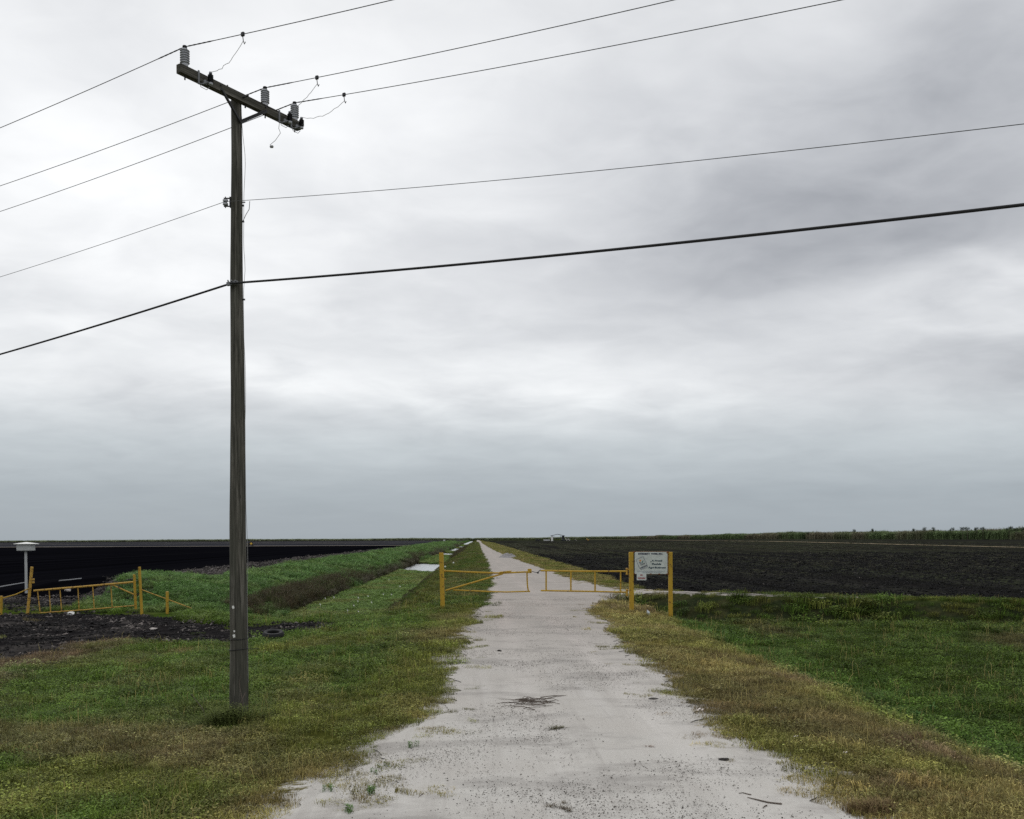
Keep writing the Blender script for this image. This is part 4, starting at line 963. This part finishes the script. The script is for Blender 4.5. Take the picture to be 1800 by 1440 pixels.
# box on a pole
q = G(46, 1044); ZB = q.y
bx = thing('equipment_box', q, 'stained white box with an overhanging lid on a pale pole beside the black field', 'box')
m = MB(); post(m, 46.3, 1046, 45.3, 968, 4.4, ZB, 8, .4); m.build('pole', M_BOX, bx)
s_ = ZB/F; c = P(45.5, 962.5, ZB); m = MB(); m.box(c, 24.5*s_, 18*s_, 11*s_, None, .03); hb = m.build('box_body', M_BOX, bx)
m = MB(); c2 = P(46.5, 955.8, ZB); w2, d2 = 16.2*s_, 13*s_
m.add([c2+Vector((-w2, -d2, 0)), c2+Vector((w2, -d2, .0)), c2+Vector((w2, d2, 0)), c2+Vector((-w2, d2, 0)), c2+Vector((-w2*.1, 0, .09)), c2+Vector((w2*.1, 0, .09))] + [c2+Vector((sx*w2, sy*d2, -.03)) for sx, sy in ((-1, -1), (1, -1), (1, 1), (-1, 1))],
      [(0, 1, 5, 4), (1, 2, 5), (2, 3, 4, 5), (3, 0, 4), (6, 7, 1, 0), (7, 8, 2, 1), (8, 9, 3, 2), (9, 6, 0, 3), (6, 9, 8, 7)]); m.build('lid', M_WHITE, bx)
m = MB(); m.box(P(47.5, 968.8, ZB), 13*s_, 7*s_, 1.2*s_); m.tube([P(37.5, 968.3, ZB), P(37.5, 970.2, ZB)], .03, 8); m.build('bracket', M_STEEL, bx)

# ------------------------------------------------------------------ small things on the ground
q = G(480.5, 1126); tR = 18.5/F*q.y; tt_ = tR*.40
m = MB(); vs, fs = [], []; NA, NB = 40, 12; ax_t = Vector((.04, -.20, 1)).normalized()
cx_ = Vector((q.x, q.y, q.z+tt_*1.25))
prf = [(.58, -.75), (.70, -.95), (.88, -.92), (.98, -.55), (1.0, 0), (.98, .55), (.88, .92), (.70, .95), (.58, .75), (.56, .45), (.66, 0), (.56, -.45)]
a1 = ax_t.cross(Vector((0, 1, 0))).normalized(); a2 = ax_t.cross(a1)
for i in range(NA):
    w = 2*math.pi*i/NA
    for rr_, hh_ in prf: vs.append(cx_ + (a1*math.cos(w)+a2*math.sin(w))*rr_*tR*(1+.006*(i % 2)*(rr_ > .95)) + ax_t*hh_*tt_)
for i in range(NA):
    for k in range(NB): fs.append((i*NB+k, i*NB+(k+1) % NB, ((i+1) % NA)*NB+(k+1) % NB, ((i+1) % NA)*NB+k))
m.add(vs, fs); solo(m, 'tyre', M_RUBBER, q, 'old black tyre lying flat in the dark mud right of the pole', 'tyre', smooth=True)
def crumple(px, py, w, h, seed, name, mat, label, cat, group=None, dz=0.0):
    q = G(px, py); q.z += dz; s_ = q.y/F; r = random.Random(seed); bm = bmesh.new()
    bmesh.ops.create_icosphere(bm, subdivisions=2, radius=1)
    for v in bm.verts:
        k = 1 + r.uniform(-.28, .28); v.co = Vector((v.co.x*k*w*s_/2, v.co.y*k*w*s_/2, max(v.co.z, -.55)*k*h*s_*.62 + h*s_*.3))
    me = bpy.data.meshes.new(name); bm.to_mesh(me); bm.free(); me.materials.append(mat); o = link(name, me); o.location = q
    return tag(o, label, cat, group)
crumple(124, 1081, 13, 6.5, 1, 'plastic_bag', M_WHITE, 'crumpled white plastic bag on the mud under the ladder gate', 'bag')
crumple(119, 1041, 11, 5, 2, 'plastic_sheet', M_STONE, 'pale crumpled sheet lying behind the ladder gate rails', 'litter', dz=.05)
for i, (x, y, w, h, lab) in enumerate(((308, 1088, 9, 5, 'pale rock at the foot of the green bank right of the short yellow post'), (349, 1094, 8, 4, 'pale rock on the mud edge, middle one of three left of the power pole'),
        (366, 1096, 10, 4, 'flat pale rock on the mud edge nearest the power pole on its left'), (270, 1107, 14, 4, 'long pale slab lying in the black mud below the short yellow post'), (385, 1148, 3.5, 2.5, 'tiny white stone on the mud just left of the power pole'),
        (446, 1120, 5, 2.5, 'small pale stone in the mud between the power pole and the tyre'), (513, 1128, 3, 2, 'tiny pale stone in the mud just right of the tyre'))):
    crumple(x, y, w, h, 20+i, 'rock', M_STONE, lab, 'rock', 'pale rocks on the black mud')
for i, (x, y) in enumerate(((563, 1064), (572, 1053), (587, 1051), (622, 1066), (629, 1058), (630, 1052), (647, 1049), (653, 1060.5), (674, 1046), (688, 1046), (703, 1032), (684, 1021), (630, 1076), (611, 1074))):
    q = PZ(x, y, -1.05); s_ = q.y/F; m = MB(); r = random.Random(i); hh_ = (4.6 if i in (0, 3, 7) else 3.0)*s_
    m.tube([q-UP*.16, q], .006, 5)
    for k in range(7):
        a = k*.9+r.random(); d = Vector((math.cos(a), math.sin(a), .5)); z0 = q + UP*hh_*(k/7); e = z0 + d*1.7*s_; sd_ = UP.cross(d).normalized()*1.0*s_
        m.add([z0, (z0+e)/2+sd_, e, (z0+e)/2-sd_], [(0, 1, 2, 3)])
    solo(m, 'white_flower', M_WHITE, q-UP*.16, 'white bloom standing above the green plants in the ditch', 'flower', 'white flowers in the ditch')
for i, (x, y, lab) in enumerate(((797, 993, 'white litter scrap high on the ditch bank left of the track'), (783, 1000, 'white litter scrap just above the top rail beside the left gate post'), (770.5, 1005, 'white litter scrap left of the left gate post'))):
    crumple(x, y, 3.2, 3, 50+i, 'litter_scrap', M_WHITE, lab, 'litter', 'white litter on the ditch bank', .12)
q = G(1141, 1083); q.z += .02; s_ = 33/F; m = MB()
m.lathe(q, (-.35, -.1, 1), [(2.2*s_, 0), (2.6*s_, 1.2*s_), (2.6*s_, 6*s_), (1.1*s_, 8.4*s_), (.9*s_, 9.6*s_), (.3*s_, 9.8*s_)], 14)
solo(m, 'plastic_bottle', plain('clear_plastic', (.5, .56, .62), .2, spec=.6), q, 'crumpled pale plastic bottle in the grass between gate post and sign post', 'bottle', smooth=True)
def strew(px, py, wx, wz, n, l0, l1, seed, rad=.004, dirx=1, lift=.03):
    q = G(px, py); s_ = q.y/F; r = random.Random(seed); m = MB()
    for i in range(n):
        x = q.x + r.gauss(0, wx*s_/2.6); y = q.y + r.gauss(0, wz); a = r.gauss(0, .5)*dirx + (math.pi if r.random() < .5 else 0); L = r.uniform(l0, l1)
        z = H1(x, y)+.02; c = Vector((x, y, z+r.uniform(0, lift))); d = Vector((math.cos(a), math.sin(a), 0))*L/2; b = Vector((r.uniform(-.02, .02), r.uniform(-.03, .03), r.uniform(0, .02)))
        m.tube([c-d, c-d*.3+b, c+d*.4+b*.6, c+d], [rad*1.2, rad, rad*.9, rad*.5], 5)
    return m, q
m, q = strew(935, 1238, 58, .20, 62, .08, .32, 3); 
for a, b in (((905, 1233), (960, 1232)), ((950, 1229), (1000, 1228)), ((958, 1232), (1005, 1226)), ((903, 1246), (940, 1251))): m.tube([G(*a)+UP*.03, (G(*a)+G(*b))/2+UP*.05, G(*b)+UP*.025], .006, 5)
solo(m, 'twig_pile', M_TWIG, q, 'flattened heap of dark dead twigs in the middle of the track', 'twigs')
def stick(pts, rad, label):
    w = [G(*p)+UP*(rad+.014) for p in pts]; m = MB(); n = len(w); m.tube(w, [rad*(1-.6*i/(n-1)) for i in range(n)][::-1], 6)
    solo(m, 'stick', M_TWIG, w[0], label, 'stick', 'sticks lying on the track')
stick([(1314, 1407), (1330, 1411), (1350, 1416), (1374, 1419)], .010, 'long curved stick on the right of the track at the bottom')
stick([(1341, 1425), (1344, 1422.5), (1348, 1421)], .008, 'short stub of a stick just below the long curved stick')
stick([(734, 1408), (738, 1405), (743, 1401)], .009, 'short dark stick on the pale gravel at the lower left of the track')
stick([(1299, 1399), (1306, 1397.5), (1312, 1400), (1320, 1402)], .007, 'thin forked twig left of the long curved stick')
def bark(px, py, w, h, seed, label):
    crumple(px, py, w, h, seed, 'bark_scrap', M_BLACK, label, 'bark', 'dark scraps on the track', .012)
bark(1272, 1339, 20, 5, 61, 'largest black scrap lying where gravel meets the right grass'); bark(1148, 1231, 17, 2.5, 62, 'thin dark scrap at the right edge of the track beyond the twigs')
bark(1102, 1334.5, 7, 3, 63, 'small black lump on the gravel right of the green grass clump'); bark(781, 1364, 7, 3, 64, 'small black lump on the gravel near the lower left weeds'); bark(878, 1147, 8, 4, 65, 'brown lump left of centre on the track nearer than the gate')
bark(1056, 1355, 6, 2, 66, 'tiny dark chip right of centre on the lower track')
# plants that stand alone
M_G = {}
def pmat(nm, c):
    if nm not in M_G:
        mm, T, b = new_mat(nm, .8, .05); v = T.attr('var').outputs['Fac']; n = T.noise(T.geo(), 25, 3)
        k = T.mix(1.0, c, T.ramp(v, [(0, .5), (.5, 1), (1, 1.7)]), 'MULTIPLY'); T.l.new(T.mix(.5, k, T.mix(n, tuple(x*.5 for x in c), tuple(x*1.5 for x in c))), b.inputs['Base Color']); M_G[nm] = mm
    return M_G[nm]
def clump(name, q, tufts, mat, label, cat, group=None):
    """tufts: list of (tuft, dx, dy, scale)"""
    V, Fs, K = [], [], []; n = 0
    for t, dx_, dy_, s_ in tufts:
        v = np.array(t.v)*s_; a = RNG.uniform(0, 6.28); ca, sa = math.cos(a), math.sin(a)
        v = np.stack([v[:, 0]*ca-v[:, 1]*sa+dx_, v[:, 0]*sa+v[:, 1]*ca+dy_, v[:, 2] + H1(q.x+dx_, q.y+dy_)-q.z], -1)
        V.append(v); Fs.append(np.array(t.f)+n); K.append(t.c); n += len(v)
    o = link(name, mesh_np(name, np.concatenate(V), np.concatenate(Fs), mat, False, {'var': ('FLOAT', np.concatenate([np.array(k) for k in K]))})); o.location = q
    return tag(o, label, cat, group)
vine = [blade_tuft(26, .17, .08, .40, .007, 1.0, 300+i, leafy=120) for i in range(3)]
q = Vector((PB.x-.08, PB.y-.25, 0)); q.z = H1(q.x, q.y)
tf = []
for i in range(78):
    a = RNG.uniform(0, 6.28); d = abs(RNG.normal(0, .30)); dx_, dy_ = d*math.cos(a)*1.6+.06, d*math.sin(a)*.75-.26
    if math.hypot(dx_-.08, dy_-.25) > .19: tf.append((vine[i % 3], dx_, dy_, RNG.uniform(.4, 1.0)*(1.2-.8*d)*(1.0 if dx_ > -.3 else .7)))
clump('weed_clump', q, tf, pmat('dark_weed', (.095, .118, .034)), 'dark leafy weeds grown up round the foot of the power pole', 'weeds')
b0 = Vector((PB.x, PB.y-.32, q.z)); vn_ = thing('vine', b0, 'bare dry vine stems climbing the foot of the power pole', 'vine')
for pts in (((.10, 0, 0), (.12, .10, .35), (.05, .17, .62), (.07, .17, .75)), ((.02, 0, .0), (.08, .05, .3), (.15, .14, .5)), ((-.35, 0, .0), (-.45, 0, .28), (-.62, 0, .5))):
    m = MB(); m.tube([b0+Vector(p) for p in pts], [.007, .006, .005, .003][:len(pts)], 5); m.build('stem', M_TWIG, vn_)
tuft_t = blade_tuft(60, .06, .03, .10, .006, 1.4, 320); tuft_f = blade_tuft(130, .12, .05, .17, .005, 1.0, 321)
q = G(982, 1284); clump('grass_clump', q, [(tuft_t, RNG.normal(0, .05), RNG.normal(0, .03), RNG.uniform(.6, 1)) for i in range(4)], pmat('olive_grass', (.085, .082, .03)), 'lone green grass tuft in the middle of the track below the twigs', 'grass tuft', 'tufts growing on the track')
q = G(985, 1424); clump('grass_clump', q, [(tuft_t, RNG.normal(0, .09), RNG.normal(0, .05), RNG.uniform(.4, .7)) for i in range(5)], pmat('brown_grass', (.10, .075, .04)), 'flat dark grass tuft at the bottom centre of the track', 'grass tuft', 'tufts growing on the track')
q = G(1141, 1317); clump('grass_clump', q, [(tuft_t, 0, 0, .6), (tuft_t, .03, 0, .5)], pmat('red_grass', (.16, .085, .05)), 'small reddish grass tuft right of centre on the track', 'grass tuft', 'tufts growing on the track')
q = G(1530, 1425); clump('grass_clump', q, [(tuft_f, RNG.normal(0, .10), RNG.normal(0, .06), RNG.uniform(.7, 1.15)) for i in range(9)], pmat('straw_grass', (.20, .145, .075)), 'bushy straw coloured tuft at the bottom right edge of the gravel', 'grass tuft', 'tufts growing on the track')
sw = blade_tuft(8, .03, .05, .15, .006, .6, 330, leafy=46)
for i, (x, y, s_, lab) in enumerate(((576, 1392, .75, 'faint green weed on the gravel, leftmost of the lower left weeds'), (652, 1402, 1.0, 'largest green leafy weed on the gravel at the lower left of the track'), (717, 1318, .9, 'green weed highest up the left edge of the gravel'), (614, 1431, .9, 'green weed nearest the bottom edge of the gravel on the left'), (678, 1352, .6, 'small green weed between the top and largest weeds on the gravel'), (661, 1362, .6, 'small pale weed just above the largest green weed'))):
    clump('small_weed', G(x, y), [(sw, RNG.normal(0, .03), RNG.normal(0, .03), s_*.9) for k in range(3)], pmat('weed_green', (.10, .19, .05)), lab, 'weed', 'weeds sprouting on the gravel')
def broad(px, py, hgt, n, seed, label):
    q = G(px, py); r = random.Random(seed); s_ = q.y/F; H_ = hgt*s_; m = MB()
    for i in range(n):
        a = r.uniform(0, 6.28); d = Vector((math.cos(a), math.sin(a)*.6, 0)); L = H_*r.uniform(.55, 1); w = .022*r.uniform(.7, 1.2); sdv = UP.cross(d).normalized()*w
        pts = [q + d*.01, q + d*L*.15 + UP*L*.55, q + d*L*.38 + UP*L*.9, q + d*L*.75 + UP*L*.80]
        vs = []
        for p, k in zip(pts, (.5, 1, .8, .05)): vs += [p-sdv*k, p+sdv*k]
        m.add(vs, [(0, 1, 3, 2), (2, 3, 5, 4), (4, 5, 7, 6)])
    solo(m, 'broad_grass', pmat('pale_grass', (.10, .19, .06)), q, label, 'grass plant', 'tall grass plants in the right swale')
for i, (x, y, h_, n, lab) in enumerate(((1638, 1258, 26, 7, 'tallest broad bladed grass plant standing in the right swale'), (1545, 1232, 16, 6, 'broad bladed grass plant, left of the two by the swale bend'), (1612, 1268, 22, 8, 'drooping grass plant just left of the tallest one in the swale'), (1588, 1254, 16, 6, 'short grass plant left of the drooping one in the swale'), (1740, 1310, 18, 6, 'grass plant farthest right in the swale'), (1785, 1330, 16, 6, 'low grass plant at the right edge of the view'), (1422, 1192, 10, 5, 'small upright grass plant highest up the swale'))): broad(x, y, h_, n, 70+i, lab)
for i, (x, y, w, lab) in enumerate(((1230, 1254, 12, 'curled white paper scrap lying on the yellow grass'), (1399, 1303, 7, 'small hooked white scrap in the yellow grass'), (1485, 1332, 8, 'pinkish scrap of paper at the right of the yellow grass'), (1364, 1251, 4, 'tiny white fleck in the grass nearest the green swale'), (1437, 1131, 6, 'white scrap on the green ground beyond the swale'))):
    q = G(x, y) + UP*.06; s_ = q.y/F; r = random.Random(i+5); m = MB(); k = w*s_/2; vs = []
    for j in range(6):
        t = j/5*2-1; c = q + Vector((t*k, .3*k*math.sin(t*4+i), .35*k*math.cos(t*5+i))); vs += [c+Vector((0, -.35*k, -.1*k)), c+Vector((0, .3*k, .12*k))]
    m.add(vs, [(2*j, 2*j+1, 2*j+3, 2*j+2) for j in range(5)])
    solo(m, 'paper_scrap', plain('scrap_paper', (.66, .60, .56), .8), q, lab, 'litter', 'paper scraps in the grass')
q = [G(-30, 1038), G(0, 1034.5), G(25, 1030), G(46, 1026.5)]; q2 = [G(104, 1023.6), G(122, 1022), G(143, 1019.5)]
for qq, lab in ((q, 'pale hose along the black field edge, left of the white box pole'), (q2, 'pale hose along the black field behind the ladder gate')):
    m = MB(); m.tube([p+UP*.10 for p in qq], .045, 8); solo(m, 'hose', M_STEEL, qq[0], lab, 'hose', 'irrigation hoses')
q = G(893, 980); bm = bmesh.new(); bmesh.ops.create_grid(bm, x_segments=26, y_segments=26, size=1); r = random.Random(2)
for v in bm.verts:
    rr = min(1, v.co.length); v.co = Vector((v.co.x*1.3, v.co.y*5.5, max(0, (1-rr*rr))*.55*(1+r.uniform(-.3, .3)) - .05))
me = bpy.data.meshes.new('gravel_heap'); bm.to_mesh(me); bm.free(); me.materials.append(plain('grey_gravel', (.23, .22, .22), .95, var=.6, scale=6)); o = link('gravel_heap', me); o.location = q
tag(o, 'low heap of grey gravel on the right side of the track beyond the gate', 'gravel heap')
# ------------------------------------------------------------------ far things
def far(px, py, Z):                         # a ground point Z metres out under a pixel column
    p = P(px, py, Z); return Vector((p.x, p.y, H1(p.x, p.y)))
ZD = 850; b = far(980.5, 946, ZD); k = ZD/F
sh = thing('open_shed', b, 'open sided metal shed far off on the horizon beyond the field', 'shed')
X0, X1 = -11.5*k, 11.5*k; he, hr = 5.0, 6.4; dp = 9.0
m = MB(); vs = []
for y in (0, dp):
    for x, z in ((X0-.4, he), (0, hr), (X1+.4, he), (X1+.4, he-.35), (0, hr-.35), (X0-.4, he-.35)): vs.append(b+Vector((x, y, z)))
m.add(vs, [(0, 1, 4, 5), (1, 2, 3, 4), (6, 7, 10, 11)[::-1], (7, 8, 9, 10)[::-1], (0, 6, 7, 1), (1, 7, 8, 2), (5, 4, 10, 11), (4, 3, 9, 10), (0, 5, 11, 6), (2, 8, 9, 3)])
m.build('roof', plain('dark_roof', (.018, .020, .028), .8), sh)
for x, w_, mt in ((X0+.9, 1.5, M_WHITE), (X1-.9, 1.9, M_POLY)):
    m = MB(); m.box(b+Vector((x, dp/2, he/2-.1)), w_, dp*.9, he-.3); m.build('end_wall', mt, sh)
for x in (-3, 3):
    m = MB(); m.box(b+Vector((x, dp-.3, he/2)), .25, .25, he); m.build('column', M_DSTEEL, sh)
def vehicle(px, Z, L, H_, col, name, label, cat, group, cab=.3, trailer=False):
    b = far(px, 946, Z); t = thing(name, b, label, cat, group); mt = plain(name+'_paint', col, .5)
    m = MB()
    if trailer: m.box(b+Vector((0, 0, H_*.62)), L, 2.2, H_*.62, None, .04)
    else: m.box(b+Vector((L*.12, 0, H_*.42)), L*.66, 1.3, H_*.36, None, .12); m.box(b+Vector((-L*.2, 0, H_*.78)), L*cab, 1.4, H_*.44, None, .15)
    m.build('body', mt, t)
    for x in (-.34, .34):
        for y in (-.9, .9):
            r_ = H_*(.30 if not trailer and x < 0 else .18); m = MB(); m.lathe(b+Vector((x*L, y-.15, r_)), (0, 1, 0), [(r_*.5, 0), (r_, .03), (r_, .27), (r_*.5, .3)], 14); m.build('wheel', M_RUBBER, t)
vehicle(961, 850, 5.6, 1.7, (.5, .5, .5), 'farm_trailer', 'low white trailer parked left of the distant shed', 'trailer', 'machines near the distant shed', trailer=True)
vehicle(944, 850, 2.6, 2.4, (.03, .035, .03), 'tractor', 'dark tractor farthest left of the distant shed', 'tractor', 'machines near the distant shed')
vehicle(948, 850, 2.4, 2.2, (.03, .03, .035), 'tractor', 'dark tractor next to the white trailer left of the shed', 'tractor', 'machines near the distant shed')
vehicle(995.5, 850, 2.6, 2.6, (.45, .44, .40), 'truck', 'pale truck just right of the distant shed', 'truck', 'machines near the distant shed')
vehicle(1000, 850, 2.4, 2.4, (.5, .48, .46), 'truck', 'second pale truck right of the distant shed', 'truck', 'machines near the distant shed')
vehicle(1012, 850, 2.2, 1.8, (.25, .23, .2), 'tractor', 'grey tractor between the pale trucks and the yellow machine', 'tractor', 'machines near the distant shed')
vehicle(1033, 850, 3.0, 2.4, (.42, .26, .05), 'tractor', 'yellow machine well right of the distant shed', 'tractor', 'machines near the distant shed')
vehicle(990, 842, 3.0, 2.2, (.06, .06, .07), 'tractor', 'black tractor against the right wall of the distant shed', 'tractor', 'machines near the distant shed')
b = far(441, 958, 440); kk = 440/F
yp = thing('yellow_machine', b, 'black and yellow field machine on the pale road just right of the power pole', 'machine')
m = MB(); m.box(b+Vector((0, 0, 1.2)), 8.6*kk, 1.6, 1.0, None, .1); m.box(b+Vector((.2, 0, 1.95)), 1.1, 1.3, .7, None, .2); m.build('body', M_POLY, yp)
m = MB(); m.lathe(b+Vector((.35, -.82, 1.15)), (0, -1, 0), [(.62, 0), (.62, .1), (.2, .25)], 4); m.build('yellow_panel', plain('machine_yellow', (.55, .36, .05), .5), yp)
for x in (-.8, .9): m = MB(); m.lathe(b+Vector((x, -.9, .5)), (0, 1, 0), [(.25, 0), (.5, .03), (.5, .27), (.25, .3)], 14); m.build('wheel', M_RUBBER, yp)
m = MB(); m.box(b+Vector((-1.45, 0, .9)), .5, .6, .8, None, .2); m.build('yellow_tank', plain('machine_yellow_dull', (.35, .28, .06), .5), yp)
b = far(781, 947, 700)
ph_ = thing('pump_house', b, 'tiny white pump house far off above the bank left of the ditch', 'shed')
m = MB(); m.box(b+Vector((0, 0, .9)), 1.3, 1.3, 1.8, None, .02); m.build('wall', M_WHITE, ph_)
m = MB(); m.add([b+Vector(v) for v in ((-.8, -.8, 1.82), (.8, -.8, 1.82), (.8, .8, 1.82), (-.8, .8, 1.82), (-.8, 0, 2.25), (.8, 0, 2.25))], [(0, 1, 5, 4), (2, 3, 4, 5), (0, 4, 3), (1, 2, 5), (3, 2, 1, 0)]); m.build('roof', M_STEEL, ph_)
# small trees standing up out of the reeds
crown_m = pmat('tree_leaf', (.038, .052, .026)); 
def small_tree(px, py_top, Z, w, label, seed):
    b = far(px, 946, Z); top = P(px, py_top, Z); hgt = top.z-b.z; r = np.random.default_rng(seed)
    t = thing('small_tree', b, label, 'tree', 'small trees above the reed thicket')
    m = MB(); lean = r.normal(0, .25); tips = []
    c1 = b + Vector((lean*.5, 0, hgt*.55)); m.tube([b-UP*.3, b+Vector((lean*.2, 0, hgt*.3)), c1], [.11, .09, .06], 7)
    for i in range(7):
        a = r.uniform(0, 6.28); e = b + Vector((lean+math.cos(a)*w*.42*r.uniform(.4, 1), math.sin(a)*w*.35, hgt*r.uniform(.78, .98))); tips.append(e)
        m.tube([c1, c1.lerp(e, .5)+UP*.1, e], [.045, .03, .012], 5)
    m.build('trunk', M_TWIG, t)
    T = Tuft()
    for e in tips:
        for k in range(46):
            p = e + Vector(r.normal(0, 1, 3))*Vector((1, 1, .6)).length*.0 + Vector((r.normal(0, w*.13), r.normal(0, w*.13), r.normal(0, hgt*.045)))
            d = Vector(r.normal(0, 1, 3)).normalized()*.17; q2 = d.cross(Vector(r.normal(0, 1, 3))).normalized()*.09; kk_ = r.uniform(0, 1)
            A, B_, C_, D_ = p-d, p+q2, p+d, p-q2; T.tri(tuple(A-b), tuple(B_-b), tuple(C_-b), kk_); T.tri(tuple(A-b), tuple(C_-b), tuple(D_-b), kk_)
    o = link('crown', mesh_np('crown', np.array(T.v), np.array(T.f), crown_m, False, {'var': ('FLOAT', np.array(T.c))}), t)
for i, (px, yt, w, lab) in enumerate(((1421, 937, 2.6, 'low dark bush farthest left above the reeds on the right'), (1502, 932.5, 1.4, 'thin small tree above the reeds, second from the left'), (1533, 931, 1.6, 'spindly tree third from the left above the reeds'), (1605, 931.5, 1.4, 'small tree just left of the broad dark crown above the reeds'),
        (1627, 928.5, 2.6, 'broadest dark crown standing above the reeds'), (1642, 929, 2.2, 'flat crown touching the broadest one on its right'), (1672, 930, 1.8, 'loose thin crown in the gap between two tree groups above the reeds'), (1692, 929, 2.2, 'leftmost crown of the right hand tree group above the reeds'),
        (1701, 928.5, 2.0, 'dense crown in the middle of the right hand tree group'), (1717, 929.5, 1.8, 'small round crown right of the dense middle crown'), (1728, 929, 1.6, 'last thin crown at the right of the middle tree group'), (1774, 927.5, 2.2, 'tallest tree near the right edge of the view'), (1787, 930, 2.0, 'dark bush right of the tallest tree'), (1797, 929.5, 2.0, 'dark bush cut by the right edge of the view'))):
    Zt = 238/((px-900)/F); small_tree(px, yt-1.5, Zt, w*1.35, lab, 400+i)
